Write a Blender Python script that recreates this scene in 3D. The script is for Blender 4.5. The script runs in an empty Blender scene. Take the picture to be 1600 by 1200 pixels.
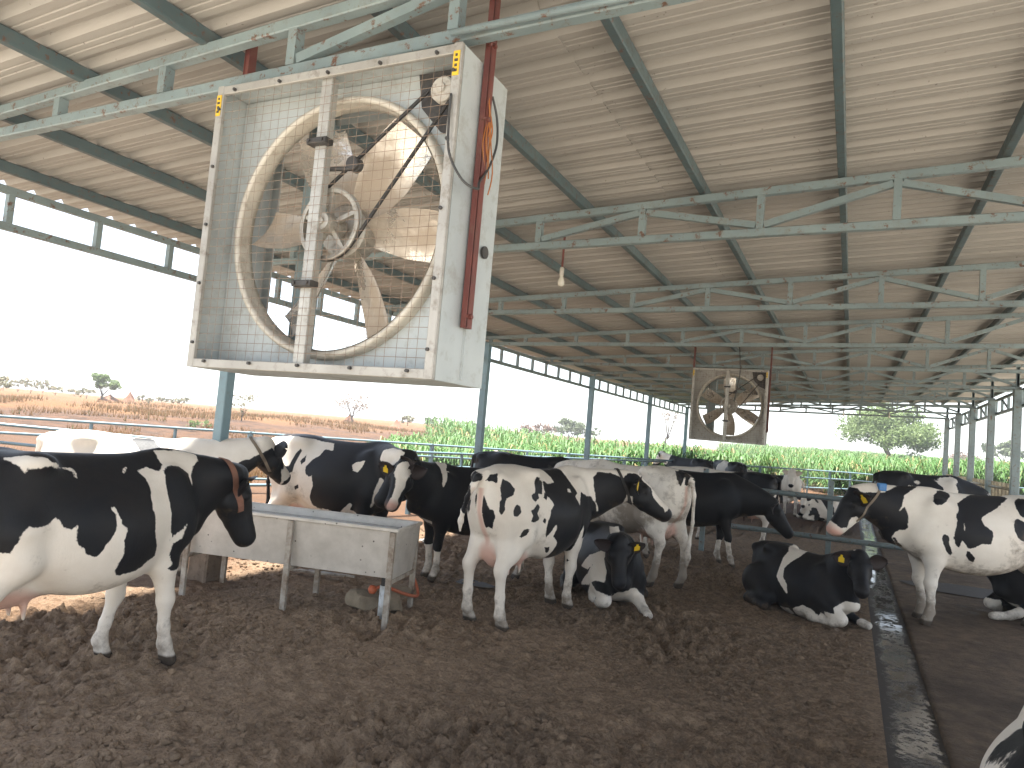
import bpy, math, random
import numpy as np

sc = bpy.context.scene
COL = sc.collection
R = math.radians
rng = np.random.default_rng(7)
random.seed(7)

# ---------------------------------------------------------------- camera
cam = bpy.data.cameras.new('camera'); cam_o = bpy.data.objects.new('camera', cam); COL.objects.link(cam_o)
cam.sensor_width = 36.0; cam.lens = 1107.47/1600*36; cam.clip_start = .05; cam.clip_end = 3000
def aim(o, yaw, pitch, roll):
    cy, sy = math.cos(yaw), math.sin(yaw)
    fw = np.array([-sy*math.cos(pitch), cy*math.cos(pitch), math.sin(pitch)]); r0 = np.array([cy, sy, 0]); u0 = np.cross(r0, fw)
    r = r0*math.cos(roll)+u0*math.sin(roll); u = -r0*math.sin(roll)+u0*math.cos(roll)
    from mathutils import Matrix
    o.rotation_euler = Matrix(((r[0], u[0], -fw[0]), (r[1], u[1], -fw[1]), (r[2], u[2], -fw[2]))).to_euler()
aim(cam_o, .4514, .0658, .0852)
cam_o.location = (0, 0, 1.83)
sc.camera = cam_o

# ---------------------------------------------------------------- sky, sun, exposure
SUN_EL, SUN_AZ = R(78), R(-100)        # azimuth measured clockwise from +Y; the sun stands over the open side of the shed
W = bpy.data.worlds.new('World'); sc.world = W; W.use_nodes = True
nt = W.node_tree; bg = nt.nodes['Background']
sky = nt.nodes.new('ShaderNodeTexSky'); sky.sky_type = 'NISHITA'; sky.sun_disc = False
sky.sun_elevation = SUN_EL; sky.sun_rotation = SUN_AZ; sky.air_density = 1.0; sky.dust_density = .6; sky.ozone_density = 1.0; sky.altitude = 300
hsv = nt.nodes.new('ShaderNodeHueSaturation'); hsv.inputs['Saturation'].default_value = .5     # a hazy, milky sky
nt.links.new(sky.outputs[0], hsv.inputs['Color']); nt.links.new(hsv.outputs[0], bg.inputs[0]); bg.inputs[1].default_value = .065
sun = bpy.data.lights.new('sun', 'SUN'); sun.energy = 4.6; sun.angle = R(5); sun.color = (1, .965, .90)
sun_o = bpy.data.objects.new('sun', sun); COL.objects.link(sun_o)
from mathutils import Vector
sd = Vector((math.sin(SUN_AZ)*math.cos(SUN_EL), math.cos(SUN_AZ)*math.cos(SUN_EL), math.sin(SUN_EL)))
sun_o.rotation_euler = sd.to_track_quat('Z', 'Y').to_euler(); sun_o.location = (-20, 0, 30)
sc.view_settings.view_transform = 'Standard'; sc.view_settings.look = 'None'
sc.view_settings.gamma = 1; sc.view_settings.exposure = 2.5; sc.view_settings.use_curve_mapping = False

# ---------------------------------------------------------------- node helpers
class N:
    """small wrapper to write a shader tree in a few lines"""
    def __init__(s, name):
        s.m = bpy.data.materials.new(name); s.m.use_nodes = True; s.t = s.m.node_tree
        s.b = s.t.nodes['Principled BSDF']; s.out = s.t.nodes['Material Output']
    def n(s, typ, **kw):
        x = s.t.nodes.new('ShaderNode'+typ)
        for k, v in kw.items():
            if k.startswith('i_'):
                key = k[2:]; key = int(key) if key.isdigit() else key.replace('_', ' ')
                s.put(x.inputs[key], v)
            else: setattr(x, k, v)
        return x
    def put(s, sock, v):
        if isinstance(v, bpy.types.NodeSocket): s.t.links.new(v, sock)
        elif isinstance(v, bpy.types.Node): s.t.links.new(v.outputs[0], sock)
        else:
            if isinstance(v, tuple) and len(v) == 3 and sock.type == 'RGBA': v = (*v, 1)
            sock.default_value = v
    def co(s, which='Object'): return s.n('TexCoord').outputs[which]
    def world(s): return s.n('NewGeometry').outputs['Position']
    def noise(s, scale, detail=4, rough=.55, vec=None, stretch=None, dist=0):
        vec = vec or s.co()
        if stretch: vec = s.n('Mapping', i_Vector=vec, i_Scale=stretch).outputs[0]
        return s.n('TexNoise', i_Vector=vec, i_Scale=scale, i_Detail=detail, i_Roughness=rough, i_Distortion=dist).outputs[0]
    def voro(s, scale, vec=None, feature='F1'):
        return s.n('TexVoronoi', feature=feature, i_Vector=vec or s.co(), i_Scale=scale).outputs[0]
    def ramp(s, f, *stops):
        r = s.n('ValToRGB', i_0=f); e = r.color_ramp.elements
        while len(e) < len(stops): e.new(.5)
        for q, (p, c) in zip(e, stops): q.position = p; q.color = (*c, 1) if isinstance(c, tuple) else (c, c, c, 1)
        return r.outputs[0]
    def mix(s, f, a, b, mode='MIX'):
        x = s.n('Mix', data_type='RGBA', blend_type=mode)
        s.put(x.inputs[0], f); s.put(x.inputs[6], a); s.put(x.inputs[7], b); return x.outputs[2]
    def math(s, op, a, b=0., c=None, clamp=False):
        x = s.n('Math', operation=op, use_clamp=clamp); s.put(x.inputs[0], a); s.put(x.inputs[1], b)
        if c is not None: s.put(x.inputs[2], c)
        return x.outputs[0]
    def rng(s, v, a, b, c=0., d=1.): return s.n('MapRange', i_0=v, i_1=a, i_2=b, i_3=c, i_4=d).outputs[0]
    def attr(s, name): return s.n('Attribute', attribute_name=name).outputs['Fac']
    def bump(s, h, dist=.01, strength=1.): s.put(s.b.inputs['Normal'], s.n('Bump', i_Height=h, i_Distance=dist, i_Strength=strength).outputs[0])
    def base(s, c): s.put(s.b.inputs['Base Color'], c)
    def rough(s, v): s.put(s.b.inputs['Roughness'], v)
    def metal(s, v): s.put(s.b.inputs['Metallic'], v)
    def spec(s, v): s.put(s.b.inputs['Specular IOR Level'], v)

def paint(name, c, c2=None, rust=.0, rough=.45, scale=3., metal=0., dirt=(.16, .12, .085), dirt_amt=.35):
    """painted or bare metal with uneven tone, dusty blotches and, if asked, rust"""
    a = N(name); c2 = c2 or tuple(.7*x for x in c)
    k = a.mix(a.ramp(a.noise(scale, 5), (.35, 0.), (.65, 1.)), c, c2)
    d = a.ramp(a.noise(scale*4.3, 7, .7), (.52, 0.), (.68, 1.))
    k = a.mix(a.math('MULTIPLY', d, dirt_amt), k, dirt)
    if rust: k = a.mix(a.ramp(a.noise(scale*7, 8, .75), (.60-rust, 0.), (.66-rust*.8, 1.)), k, (.12, .055, .03))
    a.base(k); a.rough(a.math('ADD', rough, a.math('MULTIPLY', d, .25))); a.metal(metal)
    a.bump(a.noise(scale*20, 4), .002, .5)
    return a.m

# ---------------------------------------------------------------- mesh helpers
class MB:
    def __init__(s): s.v = []; s.f = []; s.mi = []; s.cur = 0
    def add(s, V, F):
        b = len(s.v); s.v += [tuple(map(float, p)) for p in V]; s.f += [tuple(int(i)+b for i in q) for q in F]; s.mi += [s.cur]*len(F); return s
    def frame(s, p, q, w, h, up=(0, 0, 1), bev=0.):
        """rectangular bar from p to q, w across, h along up"""
        p = np.array(p, float); q = np.array(q, float); t = unit(q-p); up = np.array(up, float)
        if abs(t@up) > .98: up = np.array((0, 1., 0)) if abs(t[1]) < .9 else np.array((1., 0, 0))
        sd = unit(np.cross(t, up)); u = np.cross(sd, t)
        prof = [(-w/2, -h/2), (w/2, -h/2), (w/2, h/2), (-w/2, h/2)]
        if bev:
            prof = []
            for sx, sy in ((-1, -1), (1, -1), (1, 1), (-1, 1)):
                a, b = (sx*w/2, sy*(h/2-bev)), (sx*(w/2-bev), sy*h/2)
                prof += [a, b] if sx*sy > 0 else [b, a]
        n = len(prof); V = [c+sd*x+u*y for c in (p, q) for x, y in prof]
        F = [(i, (i+1) % n, n+(i+1) % n, n+i) for i in range(n)]+[tuple(range(n-1, -1, -1)), tuple(range(n, 2*n))]
        return s.add(V, F)
    def box(s, c, size, rz=0., bev=0.):
        c = np.array(c, float); ax = np.array((math.cos(rz), math.sin(rz), 0))*size[0]/2
        return s.frame(c-ax, c+ax, size[1], size[2], bev=bev)
    def tube(s, pts, r, n=10, cap=True):
        pts = [np.array(p, float) for p in pts]; rs = r if hasattr(r, '__len__') else [r]*len(pts); V = []; F = []; sd = None
        for i, p in enumerate(pts):
            t = unit(pts[min(i+1, len(pts)-1)]-pts[max(i-1, 0)])
            if sd is None: sd = unit(np.cross(t, (0, 0, 1.) if abs(t[2]) < .9 else (1., 0, 0)))
            sd = unit(sd-t*(sd@t)); u = np.cross(sd, t)
            V += [p+(sd*math.cos(a)+u*math.sin(a))*rs[i] for a in np.arange(n)*2*math.pi/n]
        for i in range(len(pts)-1):
            F += [(i*n+j, i*n+(j+1) % n, (i+1)*n+(j+1) % n, (i+1)*n+j) for j in range(n)]
        if cap: F += [tuple(range(n-1, -1, -1)), tuple((len(pts)-1)*n+j for j in range(n))]
        return s.add(V, [f[::-1] for f in F])
    def lathe(s, prof, o=(0, 0, 0), ax=(0, 0, 1), n=24):
        """revolve (r, h) profile about the axis through o"""
        o = np.array(o, float); ax = unit(ax); a = unit(np.cross(ax, (1., 0, 0) if abs(ax[0]) < .9 else (0, 1., 0))); b = np.cross(ax, a)
        V = [o+ax*h+(a*math.cos(t)+b*math.sin(t))*r for r, h in prof for t in np.arange(n)*2*math.pi/n]; m = len(prof)
        return s.add(V, [(i*n+j, i*n+(j+1) % n, (i+1)*n+(j+1) % n, (i+1)*n+j) for i in range(m-1) for j in range(n)])
    def build(s, name, mats, parent=None, smooth=False, loc=None):
        me = bpy.data.meshes.new(name); me.from_pydata(s.v, [], s.f)
        for m in (mats if isinstance(mats, (list, tuple)) else [mats]): me.materials.append(m)
        if any(s.mi): me.polygons.foreach_set('material_index', s.mi)
        if smooth: me.polygons.foreach_set('use_smooth', [True]*len(me.polygons))
        me.update(); o = bpy.data.objects.new(name, me); COL.objects.link(o)
        if parent: o.parent = parent
        if loc is not None: o.location = loc
        return o
def smooth_by_angle(o, ang=40):
    me = o.data; me.polygons.foreach_set('use_smooth', [True]*len(me.polygons)); me.set_sharp_from_angle(angle=R(ang)); return o
def tag(o, label=None, cat=None, group=None, kind=None):
    for k, v in (('label', label), ('category', cat), ('group', group), ('kind', kind)):
        if v: o[k] = v
    return o
def thing(name, label, cat, loc=(0, 0, 0), rz=0., group=None, s=1.):
    o = bpy.data.objects.new(name, None); COL.objects.link(o); o.location = loc; o.rotation_euler = (0, 0, rz); o.scale = (s, s, s); o.empty_display_size = .2
    return tag(o, label, cat, group)
def copy_tree(o, parent=None):
    c = o.copy(); COL.objects.link(c)
    if parent: c.parent = parent
    for ch in list(o.children): copy_tree(ch, c)
    return c

def hashgrid(ix, iy, seed):
    h = (ix.astype(np.int64)*374761393+iy.astype(np.int64)*668265263+seed*1442695041) & 0xffffffff
    h = ((h ^ (h >> 13))*1274126177) & 0xffffffff
    return ((h ^ (h >> 16)) & 0xffff)/65535.
def vnoise(x, y, seed=0):
    ix, iy = np.floor(x), np.floor(y); fx, fy = x-ix, y-iy; fx = fx*fx*(3-2*fx); fy = fy*fy*(3-2*fy)
    g = lambda a, b: hashgrid(ix+a, iy+b, seed)
    return (g(0, 0)*(1-fx)+g(1, 0)*fx)*(1-fy)+(g(0, 1)*(1-fx)+g(1, 1)*fx)*fy
def fbm(x, y, oct=4, seed=0, gain=.5):
    s = 0.; a = 1.; t = 0.
    for i in range(oct): s = s+a*vnoise(x*2**i+i*17.3, y*2**i-i*9.1, seed+i); t += a; a *= gain
    return s/t

def unit(v): v = np.array(v, float); return v/np.linalg.norm(v)
# ---------------------------------------------------------------- materials of the place
STEEL_BLUE = paint('blue_grey_paint', (.215, .27, .27), (.165, .212, .217), rust=.035, rough=.4, scale=2.5)
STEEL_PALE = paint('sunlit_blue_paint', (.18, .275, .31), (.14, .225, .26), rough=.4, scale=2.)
STEEL_DARK = paint('purlin_paint', (.085, .125, .13), (.065, .098, .105), rust=.02, rough=.5, scale=3.)
RUST_RED = paint('red_oxide_primer', (.16, .042, .03), (.11, .03, .024), rough=.55, scale=5)
GALV = paint('galvanised_sheet', (.46, .49, .48), (.37, .40, .40), rough=.45, metal=.2, scale=2.2, dirt=(.2, .16, .11), dirt_amt=.35)
GALV_DIRTY = paint('weathered_zinc', (.40, .385, .35), (.31, .295, .265), rough=.5, metal=.3, scale=4, dirt=(.12, .095, .07), dirt_amt=.5)
RUBBER = paint('black_rubber', (.018, .017, .016), rough=.6)
YELLOW = paint('yellow_label', (.72, .47, .03), (.65, .4, .02), rough=.5, dirt_amt=.15)
CONCRETE = paint('dirty_concrete', (.26, .20, .15), (.17, .125, .09), rough=.9, scale=6, dirt=(.09, .06, .042), dirt_amt=.7)

# ---------------------------------------------------------------- ground
DL, DR = .2983, .6565                      # the drain's edges
def terrain(x, y):
    """flat yard, a dry bank beyond the fence on the open side, fields rising gently beyond"""
    # distance beyond the line of the yard fence
    d = (-(x+14.1)*.87+(y-7.6)*.493)       # signed distance outward from the slanting fence
    bank = np.clip((d-5)/20., 0, 1); bank = bank*bank*(3-2*bank)
    leftness = np.clip((-2.-x-.45*(y-20))/26., 0, 1)
    far = np.clip((np.hypot(x, y)-38)/110., 0, 1)
    wob = (fbm(x*.22, y*.22, 4, 5)-.5)*.7*bank
    return bank*leftness*1.25+far*(1.4-.95*leftness)+wob*leftness
def mud_height(x, y):
    under = np.clip((x+6.6)/.8, 0, 1)*np.clip((DL-x-.02)/.25, 0, 1)         # churned mud between eave and drain
    m = fbm(x*1.1, y*1.1, 3, 11)
    rough = .45+1.25*np.clip((fbm(x*.55+3, y*.55, 3, 31)-.38)*3, 0, 1)
    c1 = np.abs(fbm(x*5.2, y*5.2, 3, 21)-.5)*2
    c2 = fbm(x*13, y*13, 3, 41)
    c3 = fbm(x*29, y*29, 2, 51)
    pits = np.clip(.36-fbm(x*3.3+9, y*3.3, 2, 61), 0, .2)
    near = 1.0
    h = (m-.5)*.07+rough*((c2-.5)*.12+(c3-.5)*.048+(.28-c1)*.03)-pits*.30*rough
    right = np.clip((x-DR)/.1, 0, 1)
    return under*h+(1-under)*(.35*((c2-.5)*.03+(c3-.5)*.016))*(1-.5*right)
def axis(dense, lo, hi, a, b, far):
    mid = list(np.arange(a, b+1e-6, dense)); out = []; s = dense; v = a
    while v > lo: s *= 1.13; v -= s; out.append(v)
    left = out[::-1]; out = []; s = dense; v = mid[-1]
    while v < hi: s *= 1.13; v += s; out.append(v)
    return np.array(left+mid+out)
gx = axis(.021, -780, 780, -7.4, 2.6, 0); gy = axis(.021, -55, 780, 2.0, 11.0, 0)
# give the drain's two walls crisp lines
for e in (DL, DR):
    i = np.argmin(np.abs(gx-e)); gx[i] = e-.006; gx[i+1] = e+.006
GX, GY = np.meshgrid(gx, gy, indexing='ij')
GZ = mud_height(GX, GY)+terrain(GX, GY)
ind = (GX > DL) & (GX < DR) & (GY > -3) & (GY < 29)
GZ = np.where(ind, -.085+.012*fbm(GX*9, GY*9, 3, 77), GZ)
nearw = np.clip(np.minimum(np.abs(GX-DL), np.abs(GX-DR))/.15, 0, 1); nearw = np.where((GY > -3) & (GY < 29), nearw, 1)
GZ = np.where(ind, GZ, GZ*nearw)
nx, ny = len(gx), len(gy)
me = bpy.data.meshes.new('ground')
me.vertices.add(nx*ny); me.vertices.foreach_set('co', np.stack([GX, GY, GZ], -1).astype(np.float32).ravel())
I = np.arange(nx*ny).reshape(nx, ny); Q = np.stack([I[:-1, :-1], I[1:, :-1], I[1:, 1:], I[:-1, 1:]], -1).reshape(-1, 4)
me.loops.add(Q.size); me.loops.foreach_set('vertex_index', Q.ravel().astype(np.int32)); me.polygons.add(len(Q))
me.polygons.foreach_set('loop_start', np.arange(0, Q.size, 4, dtype=np.int32)); me.polygons.foreach_set('use_smooth', np.ones(len(Q), bool))
me.update(calc_edges=True); me.validate()
a = N('earth')
pos = a.world(); xyz = a.n('SeparateXYZ', i_0=pos); px_, py_, pz_ = xyz.outputs[:3]
n1 = a.noise(.9, 6, .6, pos); n2 = a.noise(6, 8, .7, pos); n3 = a.noise(.25, 3, .5, pos); n4 = a.noise(28, 6, .7, pos)
tan = a.mix(a.ramp(n2, (.35, 0.), (.65, 1.)), (.25, .168, .108), (.46, .33, .225))
dark = a.mix(a.ramp(n2, (.35, 0.), (.7, 1.)), (.082, .056, .039), (.215, .145, .096))
# trampled wet dung lies towards the drain and in patches; dry mud towards the open side
wet = a.math('ADD', a.rng(px_, -4.4, .2, -.12, .34), a.math('ADD', n1, a.math('MULTIPLY', n3, .4)))
wet = a.math('ADD', wet, a.rng(py_, 4.2, 7.2, -.10, .06))
mud = a.mix(a.ramp(wet, (.60, 0.), (.82, 1.)), tan, dark)
cl = a.ramp(a.math('ADD', a.math('MULTIPLY', a.noise(11, 7, .72, pos), .6), a.math('MULTIPLY', a.noise(34, 5, .7, pos), .4)), (.42, 0.), (.56, 1.))
mud = a.mix(a.math('MULTIPLY', cl, .62), a.mix(.5, mud, (.56, .405, .265)), a.mix(.45, mud, (.045, .030, .02)))
straw = a.ramp(a.noise(60, 3, .6, pos), (.66, 0.), (.72, 1.))
mud = a.mix(a.math('MULTIPLY', straw, .35), mud, (.22, .15, .085))
dry = a.mix(a.ramp(n1, (.35, 0.), (.65, 1.)), (.135, .068, .032), (.09, .047, .024))
dry = a.mix(a.ramp(n4, (.45, 0.), (.7, 1.)), dry, (.08, .048, .03))
grassy = a.mix(a.ramp(n2, (.4, 0.), (.6, 1.)), (.15, .075, .026), (.115, .055, .021))
bankrub = a.mix(a.ramp(a.noise(1.4, 7, .75, pos), (.42, 0.), (.60, 1.)), (.10, .05, .026), (.042, .025, .016))
dry = a.mix(a.rng(pz_, .15, .7), dry, bankrub); dry = a.mix(a.ramp(a.math('ADD', a.rng(pz_, .5, 1.5), a.math('MULTIPLY', a.math('SUBTRACT', n3, .5), 1.2)), (.45, 0.), (.75, 1.)), dry, grassy)
edge = a.math('ADD', px_, a.math('MULTIPLY', a.math('SUBTRACT', n1, .5), 3.5))
out_ = a.math('MAXIMUM', a.rng(edge, -5.0, -7.0), a.rng(py_, 17, 22))
col = a.mix(out_, mud, dry)
slurry = a.math('MULTIPLY', a.math('GREATER_THAN', px_, DL), a.math('LESS_THAN', px_, DR))
right = a.math('MULTIPLY', a.math('GREATER_THAN', px_, DR-.004), a.math('LESS_THAN', py_, 22))
slab = a.mix(a.ramp(n2, (.3, 0.), (.7, 1.)), (.105, .075, .052), (.27, .19, .125))
slab = a.mix(a.ramp(a.noise(.8, 5, .6, pos), (.45, 0.), (.75, 1.)), slab, (.065, .048, .034))
col = a.mix(right, col, slab)
# ground outside the roof, mostly out of view, made pale to bounce sun inside
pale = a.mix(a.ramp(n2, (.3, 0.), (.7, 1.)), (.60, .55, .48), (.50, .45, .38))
bounce_area = a.math('MAXIMUM', a.math('MULTIPLY', a.rng(px_, 3.9, 4.3), a.math('LESS_THAN', py_, 31.)), a.rng(py_, 1.3, .5))
col = a.mix(a.math('MULTIPLY', bounce_area, a.math('GREATER_THAN', px_, -30.)), col, pale)
a.base(col)
pud = a.ramp(a.math('ADD', a.noise(2.2, 7, .72, pos), a.rng(a.noise(.5, 2, .5, pos), .4, .6, -.06, .06)), (.62, 0.), (.66, 1.))
a.rough(a.math('SUBTRACT', .88, a.math('MULTIPLY', pud, a.rng(wet, .7, 1.1, 0., .35)))); a.spec(.25)
a.bump(a.math('ADD', a.math('MULTIPLY', n4, 1.6), a.math('ADD', a.noise(90, 5, .75, pos), a.math('MULTIPLY', a.voro(38, pos), .8))), .022, 1.)
EARTH = a.m
me.materials.append(a.m)
ground = bpy.data.objects.new('ground', me); COL.objects.link(ground); tag(ground, kind='structure')
def gz(x, y): return float(mud_height(np.array([x]), np.array([y]))[0]+terrain(np.array([x]), np.array([y]))[0])

# slurry standing in the drain and the wet spill round it: water film broken by dung
a = N('slurry'); pos = a.world()
xw = a.n('SeparateXYZ', i_0=pos).outputs[0]; eg = a.math('MAXIMUM', a.rng(xw, DL+.10, DL, 0, .16), a.rng(xw, DR-.08, DR, 0, .14))
m = a.ramp(a.math('ADD', eg, a.math('ADD', a.math('MULTIPLY', a.noise(16, 8, .75, pos), .7), a.math('MULTIPLY', a.noise(2.2, 3, .5, pos), .3))), (.51, 0.), (.56, 1.))
a.base(a.mix(m, (.10, .082, .066), (.028, .02, .0145))); a.rough(a.math('ADD', .06, a.math('MULTIPLY', m, .7))); a.spec(1.)
a.bump(a.math('ADD', a.math('MULTIPLY', m, 1.), a.math('ADD', a.math('MULTIPLY', a.noise(9, 3, .5, pos), .2), a.math('MULTIPLY', a.math('MULTIPLY', m, a.noise(25, 5, .7, pos)), 1.))), .005, .4)
b = MB(); b.add([(DL-.004, -3, -.035), (DR+.004, -3, -.035), (DR+.004, 29, -.035), (DL-.004, 29, -.035)], [(0, 1, 2, 3)])
SLURRY = a.m
tag(b.build('drain_water', a.m), kind='structure')
def puddle(cx, cy, rx, ry, seed, z=.012):
    b = MB(); n = 40; V = [(cx, cy, z)]
    for i in range(n):
        t = i/n*2*math.pi; k = .7+.6*vnoise(np.array([math.cos(t)*1.6+seed]), np.array([math.sin(t)*1.6]), seed)[0]
        V.append((cx+rx*k*math.cos(t), cy+ry*k*math.sin(t), z))
    b.add(V, [(0, i+1, (i+1) % n+1) for i in range(n)]); return tag(b.build('puddle_water', SLURRY), kind='structure')
puddle(1.75, 12.9, .95, .5, 3, .012); puddle(-3.86, 7.45, .22, .15, 5, .03)

# loose clods of dried dung and mud on top of the churned ground
def clods():
    g = np.random.default_rng(12); t = (1+5**.5)/2
    B = np.array([(-1, t, 0), (1, t, 0), (-1, -t, 0), (1, -t, 0), (0, -1, t), (0, 1, t), (0, -1, -t), (0, 1, -t), (t, 0, -1), (t, 0, 1), (-t, 0, -1), (-t, 0, 1)])/1.9
    T = np.array([(0, 11, 5), (0, 5, 1), (0, 1, 7), (0, 7, 10), (0, 10, 11), (1, 5, 9), (5, 11, 4), (11, 10, 2), (10, 7, 6), (7, 1, 8), (3, 9, 4), (3, 4, 2), (3, 2, 6), (3, 6, 8), (3, 8, 9), (4, 9, 5), (2, 4, 11), (6, 2, 10), (8, 6, 7), (9, 8, 1)])
    n = 15000; y = 2.2+8.5*g.random(n)**1.4; x = g.uniform(-7.2, DL-.05, n)
    keep = fbm(x*.8+5, y*.8, 3, 31)+.25*g.random(n) > .50; x, y = x[keep], y[keep]; n = len(x)
    r = .006+.022*g.random(n)**2.2+np.where(g.random(n) > .985, .02, 0)
    V = B[None]*(r[:, None, None]*g.uniform(.65, 1.3, (n, 12, 1)))*np.stack([g.uniform(.8, 1.3, n), g.uniform(.8, 1.3, n), g.uniform(.5, .9, n)], 1)[:, None]
    an = g.uniform(0, 6.28, n)[:, None]; c, s_ = np.cos(an), np.sin(an)
    V = np.stack([V[..., 0]*c-V[..., 1]*s_, V[..., 0]*s_+V[..., 1]*c, V[..., 2]], -1)+np.stack([x, y, mud_height(x, y)+terrain(x, y)+r*.25], 1)[:, None]
    F = (np.arange(n)*12)[:, None, None]+T[None]; V = V.reshape(-1, 3).astype(np.float32); F = F.reshape(-1, 3).astype(np.int32)
    me = bpy.data.meshes.new('mud_clods'); me.vertices.add(len(V)); me.vertices.foreach_set('co', V.ravel()); me.loops.add(F.size); me.loops.foreach_set('vertex_index', F.ravel()); me.polygons.add(len(F))
    me.polygons.foreach_set('loop_start', np.arange(0, F.size, 3, dtype=np.int32)); me.polygons.foreach_set('use_smooth', np.ones(len(F), bool)); me.update(calc_edges=True); me.materials.append(EARTH)
    o = bpy.data.objects.new('mud_clods', me); COL.objects.link(o); tag(o, 'loose brown clods scattered over the churned mud', 'mud', kind='stuff')
clods()

# ---------------------------------------------------------------- the shed
XL, XR, Y0, HS, ZB, SB, ZT, ST = -6.086, 2.965, 5.532, 2.9355, 3.528, .0193, 3.851, .0581
TY = [Y0+HS*k for k in range(-1, 9)]
shed = thing('cattle_shed', 'open-sided cattle shed with blue-grey steel trusses under a corrugated metal roof', 'shed')
def zroof(x): return ZT+ST*x+.125
a = N('roof_underside'); o_ = a.co()
st_ = a.noise(1.2, 6, .65, o_, stretch=(.5, 3., 1.)); sp = a.ramp(a.noise(34, 3, .5, o_), (.70, 0.), (.74, 1.))
c = a.mix(a.ramp(st_, (.35, 0.), (.65, 1.)), (.385, .362, .325), (.315, .297, .265))
pe = a.n('SeparateXYZ', i_0=o_).outputs[1]
c = a.mix(a.math('MULTIPLY', a.ramp(a.noise(4, 7, .75, o_, stretch=(.3, 4, 1)), (.55, 0.), (.72, 1.)), .35), c, (.21, .175, .14))
c = a.mix(a.math('MULTIPLY', sp, .6), c, (.10, .08, .07))
a.base(c); a.rough(.62); a.spec(.3); ROOF = a.m
def sheet(x0, x1, lift):
    prof = []; y = 1.25; p = .25
    while y < 29.75:
        prof += [(y, 0), (y+.045, 0), (y+.050, .005), (y+.060, .005), (y+.065, 0), (y+.090, 0), (y+.095, .005), (y+.105, .005), (y+.110, 0), (y+.150, 0), (y+.180, .042), (y+.220, .042)]; y += p
    V = []; F = []; n = len(prof)
    for x in (x0, x1): V += [(x, yy, zroof(x)+lift+zz) for yy, zz in prof]
    V += [(v[0], v[1], v[2]+.004) for v in V]
    for i in range(n-1): F += [(i, i+1, n+i+1, n+i), (2*n+i, 3*n+i, 3*n+i+1, 2*n+i+1)]
    for e in (0, n):
        F += [(e+i, 2*n+e+i, 2*n+e+i+1, e+i+1) for i in range(n-1)]
    b = MB(); b.add(V, F); return b.build('roof_sheet', ROOF, shed)
sheet(-6.75, -1.48, 0.); sheet(-1.62, 3.95, .008)
for k in range(-6, 5):
    x = -.159+.9976*k; b = MB(); b.frame((x, 1.3, zroof(x)-.047), (x, 29.6, zroof(x)-.047), .055, .085, bev=.006); b.build('purlin', STEEL_DARK, shed)
PX = [XL+.06]+[-5.33+.0]+[-.71+.9155*j for j in range(-4, 5)]+[XR]
for k, y in enumerate(TY):
    up_ = .025 if k == 0 else 0.; y = 2.5 if k == 0 else y; b = MB(); zb = lambda x: ZB+SB*x+up_; zt = lambda x: ZT+ST*x-.01+up_
    x0, x1 = XL-.02, XR+.06
    b.frame((x0, y, zb(x0)-.03), (x1, y, zb(x1)-.03), .062, .062, bev=.006)
    b.frame((x0-.35, y, zt(x0-.35)), (x1+.85, y, zt(x1+.85)), .062, .062, bev=.006)
    for j, x in enumerate(PX):
        lo, hi = zb(x)+.001, zt(x)-.031
        if hi-lo > .02: b.frame((x, y, lo), (x, y, hi), .052, .058, up=(0, 1, 0))
    # diagonals in the deeper half: up to every second post
    js = [-.71+.9155*j for j in range(-2, 5)]
    for j in range(len(js)-1):
        xa, xb = js[j], js[j+1]
        pa, pb = ((xa+.03, zb(xa)+.03), (xb-.03, zt(xb)-.055)) if j % 2 == 0 else ((xa+.03, zt(xa)-.055), (xb-.03, zb(xb)+.03))
        b.frame((pa[0], y, pa[1]), (pb[0], y, pb[1]), .042, .05, up=(0, 0, 1))
    b.frame((js[-1]+.03, y, zb(js[-1])+.03) if len(js) % 2 else (js[-1]+.03, y, zt(js[-1])-.055), (XR-.02, y, zt(XR)-.055) if len(js) % 2 else (XR-.02, y, zb(XR)+.03), .042, .05)
    b.build('truss', STEEL_BLUE, shed)
for k in (0, 2, 4, 6, 8):
    y = Y0+HS*k; b = MB(); b.frame((XL, y, -.05), (XL, y, 3.40), .125, .115, up=(0, 1, 0), bev=.008)
    c = b.build('column', STEEL_PALE, shed)
    p = MB(); p.frame((XL-.0, y, -.1), (XL-.0, y, .30), .27, .25, up=(0, 1, 0), bev=.02); p.build('concrete_base', CONCRETE, c)
for k in range(3, 9):
    y = Y0+HS*k; b = MB(); b.frame((XR, y, -.05), (XR, y, 3.52), .15, .14, up=(0, 1, 0), bev=.01); b.build('column', STEEL_BLUE, shed)
# lattice beams along the two column rows
b = MB(); b.frame((XL-.075, 1.2, 3.11), (XL-.075, 29.1, 3.11), .05, .06); b.frame((XL-.075, 1.2, 3.40), (XL-.075, 29.1, 3.40), .05, .06)
y = 1.75
while y < 29.1: b.frame((XL-.075, y, 3.141), (XL-.075, y, 3.369), .05, .05, up=(0, 1, 0)); y += .742
b.build('lattice_beam', STEEL_BLUE, shed)
b = MB(); b.frame((XR+.11, 13.9, 3.21), (XR+.11, 29.1, 3.21), .05, .06); b.frame((XR+.11, 13.9, 3.54), (XR+.11, 29.1, 3.54), .05, .06)
y = 14.4; j = 0
while y < 29.0:
    b.frame((XR+.11, y, 3.241), (XR+.11, y, 3.509), .05, .045, up=(0, 1, 0))
    if j % 2 == 0: b.frame((XR+.11, y+.03, 3.26), (XR+.11, y+.71, 3.49), .03, .035)
    y += .742; j += 1
b.build('lattice_beam', STEEL_BLUE, shed)
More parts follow.
